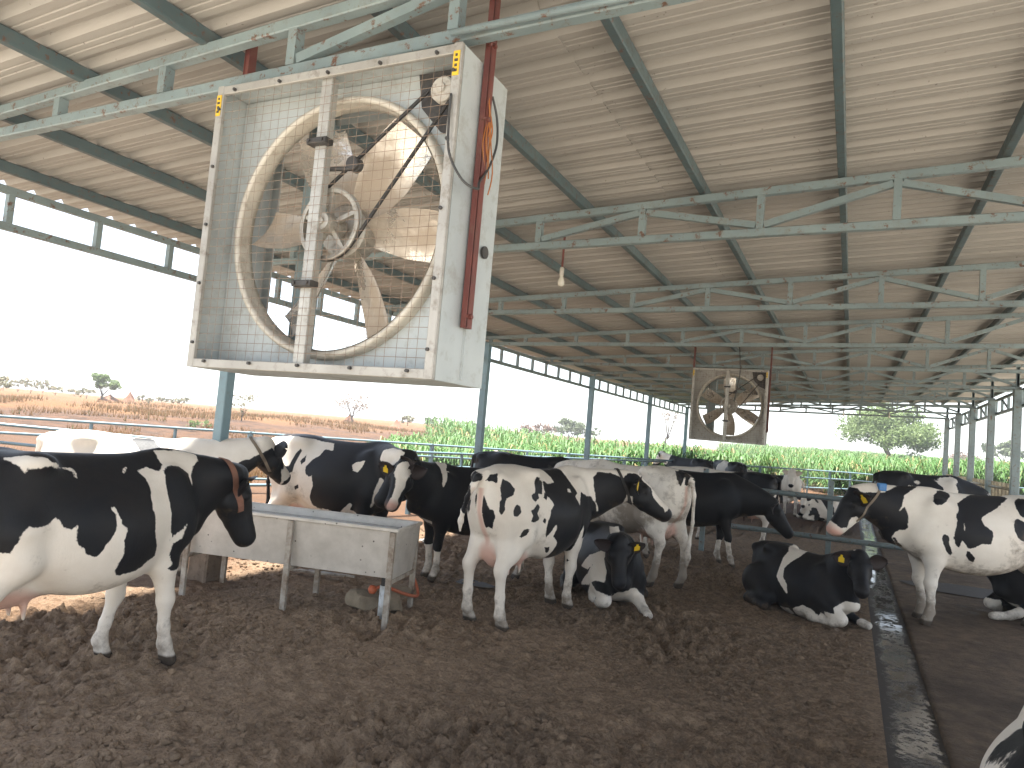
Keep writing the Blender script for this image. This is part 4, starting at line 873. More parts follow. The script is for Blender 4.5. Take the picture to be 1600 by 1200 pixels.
 (1, (0.21, 0.97, -0.09), [0.5,0.29,0.99,0.45,0.3,0.98,0.44,0.3,0.89,0.4,0.28,0.8,0.41,0.27,0.76,0.46,0.28,0.81,0.5,0.3,0.88,0.51,0.29,0.95]),
 (1, (0.31, 0.92, -0.25), [0.29,0.33,0.84,0.25,0.34,0.82,0.21,0.33,0.77,0.21,0.31,0.72,0.25,0.3,0.73,0.29,0.32,0.78]),
 (1, (0.38, 0.77, 0.51), [-0.27,0.13,1.39,-0.32,0.11,1.43,-0.35,0.21,1.42,-0.34,0.23,1.32,-0.32,0.27,1.21,-0.26,0.24,1.25,-0.25,0.19,1.32]),
 (1, (0.06, 0.97, 0.24), [-0.18,0.28,1.2,-0.22,0.27,1.22,-0.31,0.29,1.17,-0.29,0.32,1.07,-0.3,0.32,0.96,-0.19,0.35,1.01,-0.15,0.33,1.09]),
],
'C2': [
 (1, (0.08, -0.75, 0.65), [-0.04,-0.07,1.41,0.0,-0.05,1.45,0.11,-0.04,1.45,0.17,-0.02,1.42,0.25,-0.11,1.37,0.33,-0.16,1.32,0.36,-0.21,1.29,0.2,-0.2,1.29,0.1,-0.19,1.31,0.06,-0.14,1.35]),
 (1, (0.19, -0.97, 0.15), [0.78,-0.15,1.25,0.81,-0.13,1.3,0.84,-0.16,1.12,0.79,-0.17,1.15]),
 (1, (0.46, -0.89, -0.04), [0.94,-0.14,1.13,1.02,-0.13,1.22,1.12,-0.11,1.28,1.18,-0.1,1.3,1.27,-0.08,1.36,1.37,0.01,1.43,1.46,0.17,1.29,1.46,0.19,1.18,1.46,0.24,1.08,1.48,0.23,0.97,1.49,0.22,0.87,1.38,0.2,0.86,1.31,0.04,0.87,1.21,0.02,0.87,1.1,-0.01,0.86,0.94,-0.04,0.92,0.94,-0.11,1.03]),
],
}
# ---------------------------------------------------------------- coats
from mathutils.bvhtree import BVHTree
a = N('cow_coat'); oc = a.co()
coat = a.attr('coat'); mk = a.n('SeparateColor', i_0=a.n('Attribute', attribute_name='marks').outputs['Color']); pink, dirt, horn = mk.outputs[:3]
hair = a.noise(70, 4, .7, oc, stretch=(1, 1, .35)); fr = a.noise(24, 3, .6, oc, stretch=(1, 1, .6))
e = a.math('ADD', coat, a.math('ADD', a.math('MULTIPLY', a.math('SUBTRACT', fr, .5), .030), a.math('MULTIPLY', a.math('SUBTRACT', hair, .5), .016)))
blk = a.rng(e, -.003, .003)
wh = a.mix(a.ramp(a.noise(2.6, 5, .6, oc), (.35, 0.), (.68, 1.)), (.80, .745, .66), (.68, .615, .53))
bk = a.mix(a.ramp(a.noise(3.0, 4, .6, oc), (.4, 0.), (.7, 1.)), (.0085, .0095, .0125), (.016, .0145, .0145))
k = a.mix(blk, wh, bk)
pk = a.mix(a.noise(14, 4, .6, oc), (.56, .30, .235), (.62, .41, .33))
k = a.mix(a.math('MULTIPLY', pink, a.math('SUBTRACT', 1., a.math('MULTIPLY', blk, .85))), k, pk)
dn = a.ramp(a.math('ADD', a.math('MULTIPLY', a.noise(7, 7, .72, oc), 1.), a.math('MULTIPLY', dirt, .52)), (.66, 0.), (.90, 1.))
k = a.mix(a.math('MULTIPLY', dn, .72), k, (.12, .085, .055))
k = a.mix(horn, k, a.mix(a.noise(20, 3), (.10, .075, .055), (.05, .04, .032)))
a.base(k); a.rough(a.math('ADD', .50, a.math('MULTIPLY', a.math('SUBTRACT', 1., blk), .2))); a.spec(.2)
a.bump(a.math('ADD', a.math('MULTIPLY', hair, .5), a.noise(5, 4, .6, oc)), .012, .35); COAT = a.m
a = N('cow_eye'); a.base((.012, .009, .008)); a.rough(.06); EYE = a.m
TAGM = paint('ear_tag_yellow', (.80, .55, .02), (.72, .48, .02), rough=.45, dirt_amt=.1)
def strap_mat(n, c): return paint(n, c, tuple(.7*x for x in c), rough=.7, scale=9, dirt_amt=.3)
COLLAR_M = {'tan': strap_mat('tan_strap', (.25, .115, .075)), 'dark': strap_mat('dark_strap', (.03, .028, .027)), 'grey': strap_mat('grey_strap', (.22, .17, .12))}
CHAIN = paint('steel_chain', (.30, .29, .27), rough=.4, metal=.8); BLUE_TAG = paint('blue_plastic', (.03, .20, .50), rough=.4, dirt_amt=.15)

def poly_sd(P, poly):
    """signed distance of 2D points to a polygon, positive inside"""
    A = np.array(poly); B = np.roll(A, -1, 0); d = np.full(len(P), 1e9); ins = np.zeros(len(P), bool)
    for p, q in zip(A, B):
        e = q-p; t = np.clip(((P-p)@e)/(e@e+1e-12), 0, 1); d = np.minimum(d, np.hypot(*(P-p-t[:, None]*e).T))
        c = (p[1] > P[:, 1]) != (q[1] > P[:, 1]); x = (q[0]-p[0])*(P[:, 1]-p[1])/(q[1]-p[1]+1e-12)+p[0]; ins ^= c & (P[:, 0] < x)
    return np.where(ins, d, -d)
def coat_value(V, NV, base, patches, spots=None, mirror=True):
    val = np.full(len(V), .2 if base == 'black' else -.2)
    if spots:
        s, k, bias = spots; x, y, z = V.T
        n = fbm(x*k+s*7.1, z*k+s*3.3+np.where(y > 0, 40, 0)+y*1.5, 3, s)
        val = (n-.5+bias)*.35
    for sg, n, pts in patches:
        for mir in (1, -1):
            P = np.array(pts, float).reshape(-1, 3)*(1, mir, 1); nn = unit(np.array(n, float)*(1, mir, 1))
            if mir < 0 and (not mirror or abs(n[1]) < .55): continue
            e1 = unit(np.cross(nn, (0, 0, 1.)) if abs(nn[2]) < .9 else np.cross(nn, (1., 0, 0))); e2 = np.cross(nn, e1); o = P.mean(0)
            sd = poly_sd(np.stack([(V-o)@e1, (V-o)@e2], 1), np.stack([(P-o)@e1, (P-o)@e2], 1))
            sd = np.minimum(sd, (NV@nn-.02)*.12); sd = np.minimum(sd, .33-np.abs((V-o)@nn))
            val = np.maximum(val, sd) if sg > 0 else np.minimum(val, -sd)
    return val
def cow(label, pos, deg, s, P, base='white', patches=(), spots=None, tags='', collar=None, ears='bb', muzzle='dark', group='dairy cows in and around the shed', drop=0., dirty=1., collar_t=.8, droop=.1, chain=False, zoff=None, socks=0., mirror=True, long=1., grime=0., forewhite=False):
    V, Q, M = cow_body(P); NV = vnormals(V, Q); val = coat_value(V, NV, base, patches, spots, mirror)
    if socks: val = np.minimum(val, (V[:, 2]-socks+.12*(fbm(V[:, 0]*6, V[:, 1]*6+V[:, 2]*2, 2, 4)-.5)))
    if forewhite: val = np.minimum(val, -np.minimum(V[:, 0]-.70+.05*np.sin(V[:, 1]*19), .19-V[:, 2]))
    n0 = len(V); L, sc_ = M['L'], M['sc']
    z = V[:, 2]; lie = P.get('lie', False)
    marks = np.zeros((n0, 4)); marks[:, 3] = 1
    dm = np.linalg.norm(V-M['muz'], axis=1)
    snout = np.clip(1.2-np.abs((V-M['poll'])@M['hd']/L-1.0)*7, 0, 1)*(dm < .16)
    if muzzle == 'pink': marks[:, 0] = np.maximum(marks[:, 0], snout)
    else: val = np.where(snout > .5, np.maximum(val, .03), val)
    for sg in (1, -1):
        q = M['poll']+M['hd']*.955*L+M['hu']*-.045*sc_+M['hs']*sg*.045*sc_; marks[:, 2] = np.maximum(marks[:, 2], np.clip(1.6-np.linalg.norm(V-q, axis=1)/.016, 0, 1))
    if not lie:
        u = P.get('udder', 1.)
        if u: ud = np.sqrt(((V[:, 0]+.47)/.30)**2+(V[:, 1]/(.155*u))**2+((z-.66)/.22)**2); marks[:, 0] = np.maximum(marks[:, 0], np.clip((1.12-ud)*5, 0, 1)*.9)
        rear = np.clip((-.86-V[:, 0])*9, 0, 1)*0
        esc = np.clip(1-np.abs(V[:, 1])/.04, 0, 1)*np.clip((-.60-V[:, 0])*8, 0, 1)*(z > .6)*(z < 1.25)*(NV[:, 0] < -.2); marks[:, 0] = np.maximum(marks[:, 0], np.clip(esc*1.5, 0, 1)*.75)
        if P.get('escutcheon'): val = np.where(np.clip(esc*2, 0, 1) > .4, -.03, val)
        marks[:, 2] = np.maximum(marks[:, 2], np.clip((.062-z)/.012, 0, 1))
        leg = np.clip((.50-z)/.35, 0, 1); belly = np.clip((-NV[:, 2]-.2)*1.2, 0, 1)*np.clip((z-.45)*9, 0, 1)*.55
        thigh = np.clip(1-np.hypot(V[:, 0]+.35, z-.85)/.35, 0, 1)*.8
        marks[:, 1] = np.maximum(np.maximum(leg*.62, belly)*dirty, thigh*max(0., dirty-.45))+grime
    else: marks[:, 1] = np.clip((.22-z)/.25, 0, 1)*.8*dirty
    ev = [V]; ef = [Q]; T = []; m = n0
    for i, sg in enumerate((1, -1)):
        p, q, t = ear_mesh(M, sg, droop); ev.append(p); ef.append(q+m); T.append(t)
        half = len(p)//2; c = .05 if ears[i] == 'b' else -.05; val = np.concatenate([val, np.full(len(p), c)]); mm = np.zeros((len(p), 4)); mm[:half, 0] = .25; mm[:, 3] = 1; marks = np.concatenate([marks, mm]); m += len(p)
    V = np.concatenate(ev); F = np.concatenate(ef)
    me = bpy.data.meshes.new('cow'); me.from_pydata(V.tolist(), [], F.tolist()); me.materials.append(COAT)
    me.polygons.foreach_set('use_smooth', [True]*len(me.polygons))
    me.attributes.new('coat', 'FLOAT', 'POINT').data.foreach_set('value', val.astype(np.float32))
    me.attributes.new('marks', 'FLOAT_COLOR', 'POINT').data.foreach_set('color', marks.astype(np.float32).ravel())
    me.update(); o = bpy.data.objects.new('cow', me); COL.objects.link(o)
    o.location = (pos[0], pos[1], (gz(pos[0], pos[1])*0+.0 if zoff is None else zoff)); o.rotation_euler = (0, 0, R(deg)); o.scale = (s*long, s, s); tag(o, label, 'cow', group)
    if P.get('plain'): return o
    for sg in (1, -1):
        b = MB(); c = M['poll']+M['hd']*.335*L+M['hu']*-.062*sc_+M['hs']*sg*.107*sc_
        b.lathe([(0, -.024), (.012, -.021), (.021, -.011), (.024, 0), (.021, .011), (.012, .021), (0, .024)], o=c, ax=M['hs'], n=12); b.build('eye', EYE, o, smooth=True)
    for i, ch in enumerate(tags):
        if ch == '.': continue
        c, ax, fc, wd = T[i]; b = MB(); dn_ = wd if wd[2] < 0 else -wd
        w, h = .034, .042; c = c+fc*.012
        prof = [(-w, -h), (w, -h), (w, h*.4), (w*.4, h*.75), (w*.35, h*1.3), (-w*.35, h*1.3), (-w*.4, h*.75), (-w, h*.4)]
        Vt = [c+ax*x-dn_*y+dn_*.02+fc*d_ for d_ in (0, .004) for x, y in prof]; n = len(prof)
        Ft = [tuple(range(n-1, -1, -1)), tuple(range(n, 2*n))]+[(j, (j+1) % n, n+(j+1) % n, n+j) for j in range(n)]
        b.add(Vt, Ft); tg = b.build('ear_tag', TAGM, o)
    if collar:
        kind, wdt = collar; C = M['neck']; i = collar_t*(len(C)-1); i0 = int(i); t = i-i0; A = np.array(C[i0])*(1-t)+np.array(C[i0+1])*t
        tg = unit(np.array(C[i0+1][:3])-np.array(C[i0][:3])); up = unit(A[5:8]-tg*(A[5:8]@tg)); sd_ = np.cross(tg, up); b = MB(); n = 40; Vc = []
        bv = BVHTree.FromPolygons(V[:n0].tolist(), Q.tolist()); lowest = None
        for j in range(n):
            an = 2*math.pi*j/n
            for dw in (-.5, .5):
                c_ = A[:3]+tg*(dw*wdt+.06*(1-math.cos(an))*.5); dr = up*math.cos(an)+sd_*math.sin(an); hit = bv.ray_cast((c_+dr*.45).tolist(), (-dr).tolist()); rr = np.linalg.norm(np.array(hit[0])-c_) if hit[0] is not None and (np.array(hit[0])-c_)@dr > .03 else .15
                rr = min(rr, A[3]*1.7)
                for kk in (.005, .013): Vc.append(c_+dr*(rr+kk))
            if lowest is None or Vc[-1][2] < lowest[2]: lowest = Vc[-1]
        Fc = []
        for j in range(n):
            a0, b0 = 4*j, 4*((j+1) % n)
            Fc += [(a0+1, a0+3, b0+3, b0+1), (a0, b0, b0+2, a0+2), (a0, a0+1, b0+1, b0), (a0+2, b0+2, b0+3, a0+3)]
        b.add(Vc, Fc); cl = b.build('collar', COLLAR_M[kind], o, smooth=False)
        low = lowest
        if chain:
            b = MB()
            for j in range(5): b.lathe([(.014, -.004), (.019, 0), (.014, .004), (.010, 0), (.014, -.004)], o=low+np.array((.004*(-1)**j, 0, -.015-.026*j)), ax=(0, 1, 0) if j % 2 else (1, 0, 0), n=10)
            b.build('chain', CHAIN, cl)
        if collar == ('grey', .022):
            side = 1 if P.get('tagside', 1) > 0 else -1; q = max((v for v in Vc), key=lambda v: ((v-A[:3])@sd_)*side+.9*((v-A[:3])@up)); b = MB(); b.box(q, (.07, .06, .085), bev=.01); b.build('collar_transponder', BLUE_TAG, cl)
    return o
COATS = {}
try: COATS = COAT_DATA
except NameError: pass
def lying(front=(('f', .03), ('f', .03)), y0=0.):
    """folded limbs of a cow lying on her brisket; 'f' folded under, 's' stretched forward"""
    L = []
    for s, (k, dx) in zip((1, -1), front):
        if k == 'f': L.append([(.52, .20*s, .34, .15), (.80+dx, .21*s, .13, .075), (.72+dx, .24*s, .075, .05), (.45+dx, .26*s, .05, .045), (.36+dx, .26*s, .045, .05)])
        else: L.append([(.52, .20*s, .34, .15), (.72+dx, .22*s, .16, .085), (.98+dx, .25*s, .07, .052), (1.12+dx, .25*s, .055, .046), (1.20+dx, .25*s, .05, .052)])
    for s in (1, -1): L.append([(-.50, .30*s, .34, .2), (-.18, .44*s, .17, .11), (-.52, .47*s, .075, .062), (-.28, .52*s, .05, .045), (-.12, .53*s, .045, .05)])
    return L
LT = [(-.86, 0, .78, .04), (-.96, .02, .66, .035), (-1.0, .1, .4, .025), (-.95, .25, .1, .025), (-.8, .4, .05, .04), (-.7, .45, .04, .02)]
LIE = dict(lie=True, drop=-.575, neckbase=(.58, 0, .56), tail=LT, lumps=[((-.48, .30, .30), (.34, .17, .26)), ((-.48, -.30, .30), (.34, .17, .26)), ((.35, .2, .28), (.3, .14, .24)), ((.35, -.2, .28), (.3, .14, .24))])
def tailv(*d): return [(p[0]+q[0], p[1]+q[1], p[2]+q[2], p[3]) for p, q in zip(STAND_TAIL, list(d)+[(0, 0, 0)]*9)]

HERD = dict(
C1=dict(label='big black and white cow with a wide tan collar standing beside the trough', dirty=.75, socks=.60, pos=(-4.44, 2.98), deg=91, s=1.02, vox=.017, tags='tt', collar=('tan', .05), chain=True, collar_t=.84,
  P=dict(poll=(1.20, -.10, 1.30), muzzle=(1.36, -.17, .78), tail=STAND_TAIL, legs=dict(fr=(.10, .0), fl=(-.12, .03)), hump=[(-.5, -.03)], neckbend=(.05, 0, .0)), base='black'),
C2=dict(label='nearly white cow with one grey saddle patch standing in the sun behind the steel column', pos=(-6.75, 5.05), deg=32, s=1.0, vox=.022, tags='tt', collar=('grey', .03), ears='bb', collar_t=.86,
  P=dict(poll=(1.30, .10, 1.50), muzzle=(1.50, .42, 1.12), tail=STAND_TAIL)),
C3=dict(label='mostly black cow with a white rump drinking at the far side of the trough', pos=(-5.74, 7.12), deg=8, s=1.07, vox=.018, ears='bb',
  P=dict(poll=(1.0, -.42, 1.36), muzzle=(.80, -.60, .87), tail=STAND_TAIL, legs=dict(fr=(-.12, 0), hr=(.0, 0))), base='black', socks=.5),
C4=dict(label='black cow with a broad white face blaze leaning over the trough corner', pos=(-4.18, 7.80), deg=236, s=.94, vox=.018, tags='t.', ears='bb', collar=('dark', .025), chain=True, muzzle='pink', droop=.0,
  P=dict(poll=(1.18, .36, 1.45), muzzle=(1.38, .56, .98), tail=STAND_TAIL, legs=dict(fl=(0, -.05), fr=(.0, .05))), base='black', socks=.40),
C5=dict(label='white cow with scattered black spots seen from behind, standing next to the trough end', pos=(-2.87, 6.72), deg=80, s=1.03, vox=.016, tags='tt', collar=('dark', .03), chain=False, ears='bb',
  P=dict(poll=(1.15, -.50, 1.40), muzzle=(1.36, -.86, 1.06), udder=1.12, escutcheon=1, tail=[(-.86, 0, 1.38, .04), (-.945, .02, 1.34, .034), (-.965, .05, 1.26, .028), (-.95, .11, 1.15, .023), (-.93, .165, 1.03, .02), (-.91, .20, .93, .024), (-.89, .215, .84, .014)], legs=dict(hl=(-.02, .02), hr=(-.03, -.02), fl=(.06, -.05), fr=(0, .03)))),
C6=dict(label='black lying cow facing out with white forelegs, half behind the spotted cow', pos=(-2.50, 8.17), deg=-60, forewhite=True, mirror=False, s=.91, vox=.018, tags='.t', ears='bb', collar=('dark', .025), droop=.1,
  P=dict(LIE, poll=(1.02, -.12, .88), muzzle=(1.22, -.14, .40), limbs=lying((('s', -.12), ('f', .02)))), base='black'),
C7=dict(label='dirty cream cow with a black tail head standing with her rump turned our way', pos=(-2.72, 9.62), deg=154, s=1.05, vox=.02, dirty=1.5, grime=.30, ears='bb',
  P=dict(poll=(1.30, .1, 1.30), muzzle=(1.60, .15, .86), udder=.95, escutcheon=1, tail=tailv((0, 0, 0), (0, -.03, 0), (0, -.07, 0), (0, -.1, -.03), (0, -.1, -.05), (0, -.1, -.05), (0, -.1, -.05)), legs=dict(hr=(-.10, 0), hl=(.08, 0)))),
C8=dict(label='solid black cow with white socks lowering her head beside the divider rail', pos=(-2.30, 11.75), deg=12, s=1.0, vox=.02, ears='bb',
  P=dict(poll=(1.27, -.05, 1.07), muzzle=(1.58, -.08, .62), tail=STAND_TAIL, legs=dict(fr=(.14, 0), fl=(-.05, 0))), base='black', socks=.38),
C9=dict(label='black lying cow with a white shoulder band and white forelegs beside the drain', pos=(-.44, 9.22), deg=-42, forewhite=True, mirror=False, s=.86, vox=.017, tags='t.', ears='bb', droop=.15,
  P=dict(LIE, poll=(1.08, -.20, 1.0), muzzle=(1.36, -.45, .61), drop=-.60, limbs=lying((('s', -.34), ('f', .05)))), base='black'),
C10=dict(label='white cow with a black neck and blue collar tag standing across the drain', pos=(1.40, 10.18), deg=206, long=1.12, s=1.08, vox=.017, tags='.t', ears='bb', collar=('grey', .022), muzzle='pink', grime=.08, dirty=1.3, collar_t=.78,
  P=dict(poll=(1.25, .0, 1.37), muzzle=(1.50, .0, .92), tail=STAND_TAIL, legs=dict(fl=(.02, 0), fr=(-.08, 0)), udder=0, tagside=-1)),
C11=dict(label='black lying cow with a white foreleg, tucked behind the blue-tagged cow', pos=(2.55, 11.45), deg=205, forewhite=True, s=.98, vox=.026, ears='bb',
  P=dict(LIE, poll=(1.05, -.30, .95), muzzle=(1.3, -.62, .6), limbs=lying((('s', -.1), ('f', .02)))), base='black'),
C12=dict(label='white cow with black patches lying closest to the camera beside the wet drain', pos=(1.03, 4.02), deg=80, s=1.0, vox=.02, ears='ww',
  P=dict(LIE, poll=(1.1, -.1, 1.0), muzzle=(1.45, -.25, .62), limbs=lying()), spots=(3, 1.9, .04)),
C13=dict(label='black cow with white markings beyond the rail in front of the headlock bars', pos=(1.55, 19.6), deg=18, s=1.14, vox=.03, ears='bb', P=dict(poll=(1.3, .1, 1.15), muzzle=(1.6, .1, .7), tail=STAND_TAIL), base='black', spots=(12, 1.6, .16)),
C15=dict(label='white cow with black flank patches standing just beyond the grazing black cow', pos=(-2.15, 14.7), deg=182, s=.98, vox=.026, ears='bb', P=dict(poll=(1.25, .2, 1.35), muzzle=(1.5, .35, .9), tail=STAND_TAIL), spots=(21, 1.7, .0)),
C16=dict(label='white and black cow lying behind the white heifer', pos=(-2.3, 24.6), deg=185, s=1.0, vox=.032, ears='bb', P=dict(LIE, poll=(1.1, .1, 1.0), muzzle=(1.4, .2, .62), limbs=lying()), spots=(33, 1.5, -.04), zoff=.28),
C17=dict(label='small white heifer standing square on to the camera behind the divider rail', pos=(-1.62, 23.6), deg=-86, s=.92, vox=.024, ears='ww', muzzle='dark', P=dict(poll=(1.2, 0, 1.50), muzzle=(1.42, -.02, 1.02), tail=STAND_TAIL, udder=0, fat=.85)),
C18=dict(label='small spotted calf lying at the feet of the white heifer', pos=(-.72, 22.6), deg=216, s=.72, vox=.028, ears='bb', P=dict(LIE, poll=(1.0, .35, .95), muzzle=(1.2, .62, .6), limbs=lying()), spots=(45, 2.6, -.03)),
C19=dict(label='dark cow far off in the yard, her raised ear above the black cow', pos=(-4.7, 23.2), deg=150, s=1.0, vox=.032, ears='bb', P=dict(poll=(1.25, 0, 1.55), muzzle=(1.5, .1, 1.1), tail=STAND_TAIL), base='black', spots=(5, 1.5, .2)),
C21=dict(label='grey-backed cow far off in the yard behind the grazing black cow', pos=(-3.45, 23.6), deg=120, s=1.0, vox=.032, ears='bb', P=dict(poll=(1.25, 0, 1.4), muzzle=(1.5, -.1, .95), tail=STAND_TAIL), spots=(9, 1.4, .08)),
C14=dict(label='white cow with black spots lying in the open yard near the pipe fence', pos=(-7.95, 18.2), deg=200, s=1.0, vox=.03, ears='bw', P=dict(LIE, poll=(1.1, .1, .98), muzzle=(1.45, .2, .66), limbs=lying()), spots=(14, 1.6, -.12), zoff=.22),
C20=dict(label='dark-backed cow standing behind the spotted cow, only her spine showing', pos=(-5.0, 11.2), deg=20, s=1.0, vox=.03, ears='bb', P=dict(poll=(1.2, .3, 1.2), muzzle=(1.45, .5, .8), tail=STAND_TAIL), base='black', spots=(17, 1.3, .22)),
)
COWS = {}
for key, d in HERD.items():
    d = dict(d); P = dict(d.pop('P'), vox=d.pop('vox')); patches = COATS.get(key, ()) if not d.get('spots') else ()
    COWS[key] = cow(d.pop('label'), d.pop('pos'), d.pop('deg'), d.pop('s'), P, patches=patches, **d)
HAZE = .0015
# ---------------------------------------------------------------- crop, trees, shrubs
def leafmat(name, c1, c2, c3=None, tr=.25):
    a = N(name); g = a.n('ObjectInfo').outputs['Random']; f = a.n('NewGeometry').outputs['Random Per Island']
    k = a.mix(f, c1, c2)
    if c3: k = a.mix(a.math('GREATER_THAN', f, .92), k, c3)
    a.base(k); a.rough(.55); a.put(a.b.inputs['Transmission Weight'], 0.); a.spec(.3)
    t = a.n('BsdfTranslucent'); a.put(t.inputs[0], k); ms = a.n('MixShader', i_0=tr); a.t.links.new(a.b.outputs[0], ms.inputs[1]); a.t.links.new(t.outputs[0], ms.inputs[2]); a.t.links.new(ms.outputs[0], a.out.inputs[0])
    return a.m
CORN = leafmat('maize_leaf', (.055, .125, .03), (.10, .185, .055), (.25, .20, .085))
BARK = paint('bark', (.13, .10, .075), (.08, .06, .045), rough=.9, scale=4)
def arr_object(name, V, F, mat, parent=None):
    me = bpy.data.meshes.new(name); V = np.asarray(V, np.float32).reshape(-1, 3); F = np.asarray(F, np.int32)
    me.vertices.add(len(V)); me.vertices.foreach_set('co', V.ravel()); me.loops.add(F.size); me.loops.foreach_set('vertex_index', F.ravel()); me.polygons.add(len(F))
    me.polygons.foreach_set('loop_start', np.arange(0, F.size, F.shape[1], dtype=np.int32)); me.update(calc_edges=True); me.materials.append(mat)
    o = bpy.data.objects.new(name, me); COL.objects.link(o)
    if parent: o.parent = parent
    return o
def corn_field():
    g = np.random.default_rng(5); pts = []
    # the crop starts a few metres beyond the slanting fence and runs out to the skyline
    rows = []
    for k in range(46000):
        u = g.random(); d = 3.4+120*u**1.9; t = g.uniform(-.1, 1.) 
        # fence line runs from (-14,7.6) to (0,32.6), then on to (60,44)
        s = g.uniform(5.0, 125)
        if s < 28.7: bx, by = -14.1+s*.493, 7.6+s*.87; nx_, ny_ = -.87, .493
        else: bx, by = (s-28.7)*.97, 32.6+(s-28.7)*.24; nx_, ny_ = -.24, .97
        x, y = bx+nx_*d, by+ny_*d
        if s < 22 and d > .4+max(0, s-5.5)*1.15+3*vnoise(np.array([x*.2]), np.array([y*.2]), 3)[0]: continue
        zc_ = y*.8998-x*.4363; b_ = (x*.8998+y*.4363)/zc_
        if zc_ > 30+(b_+.25)*130: continue
        rows.append((x, y, s))
    A = np.array(rows); h = np.clip(.68+.043*(A[:, 2]-5), .6, 1.95)*(.75+.35*fbm(A[:, 0]*.12, A[:, 1]*.12, 3, 8))*g.uniform(.8, 1.12, len(A)); z0 = terrain(A[:, 0], A[:, 1])
    V = []; F = []; n = len(A); nb = 0
    for j in range(9):
        an = g.uniform(0, 6.283, n); ln = h*g.uniform(.38, .62, n); zb = h*(.12+.085*j)*g.uniform(.85, 1.1, n); w = .020+.018*g.random(n); up = g.uniform(.45, .8, n)
        if j > 6: up = np.full(n, 1.1); zb = h*.6
        c, s_ = np.cos(an), np.sin(an); P = []
        for q, (r_, zz, ww) in enumerate(((0, 0, .5), (.45, .75, 1.), (.85, .85, .75), (1.15, .45, .1))):
            px = A[:, 0]+c*ln*r_*.75; py = A[:, 1]+s_*ln*r_*.75; pz = z0+zb+ln*zz*up
            P += [np.stack([px-s_*w*ww, py+c*w*ww, pz], 1), np.stack([px+s_*w*ww, py-c*w*ww, pz], 1)]
        P = np.stack(P, 1); V.append(P.reshape(-1, 3)); b = nb+np.arange(n)[:, None]*8
        for q in range(3): F.append(b+np.array([2*q, 2*q+1, 2*q+3, 2*q+2]))
        nb += n*8
    o = arr_object('maize_crop', np.concatenate(V), np.concatenate(F), CORN); return tag(o, 'young green maize crop filling the field beyond the pipe fence', 'crop', kind='stuff')
corn_field()
def dry_grass():
    g = np.random.default_rng(9); n = 26000; s = g.uniform(-14, 30, n); d = 1.5+40*g.random(n)**1.4
    x, y = -14.1+s*.493-.87*d, 7.6+s*.87+.493*d; keep = (fbm(x*.3, y*.3, 3, 4) > .47); x, y = x[keep], y[keep]; n = len(x); z = terrain(x, y)
    V = []; F = []
    for j in range(4):
        an = g.uniform(0, 6.283, n); h = g.uniform(.10, .34, n); c, s_ = np.cos(an), np.sin(an); w = .018
        P = np.stack([np.stack([x-s_*w, y+c*w, z-.02], 1), np.stack([x+s_*w, y-c*w, z-.02], 1), np.stack([x+c*h*.5, y+s_*h*.5, z+h], 1)], 1)
        V.append(P.reshape(-1, 3)); F.append(j*n*3+np.arange(n)[:, None]*3+np.array([0, 1, 2]))
    o = arr_object('dry_grass', np.concatenate(V), np.concatenate(F), leafmat('dry_grass', (.20, .115, .045), (.14, .075, .03), (.10, .11, .035))); tag(o, 'dry straw-coloured grass on the bank', 'grass', kind='stuff')
dry_grass()
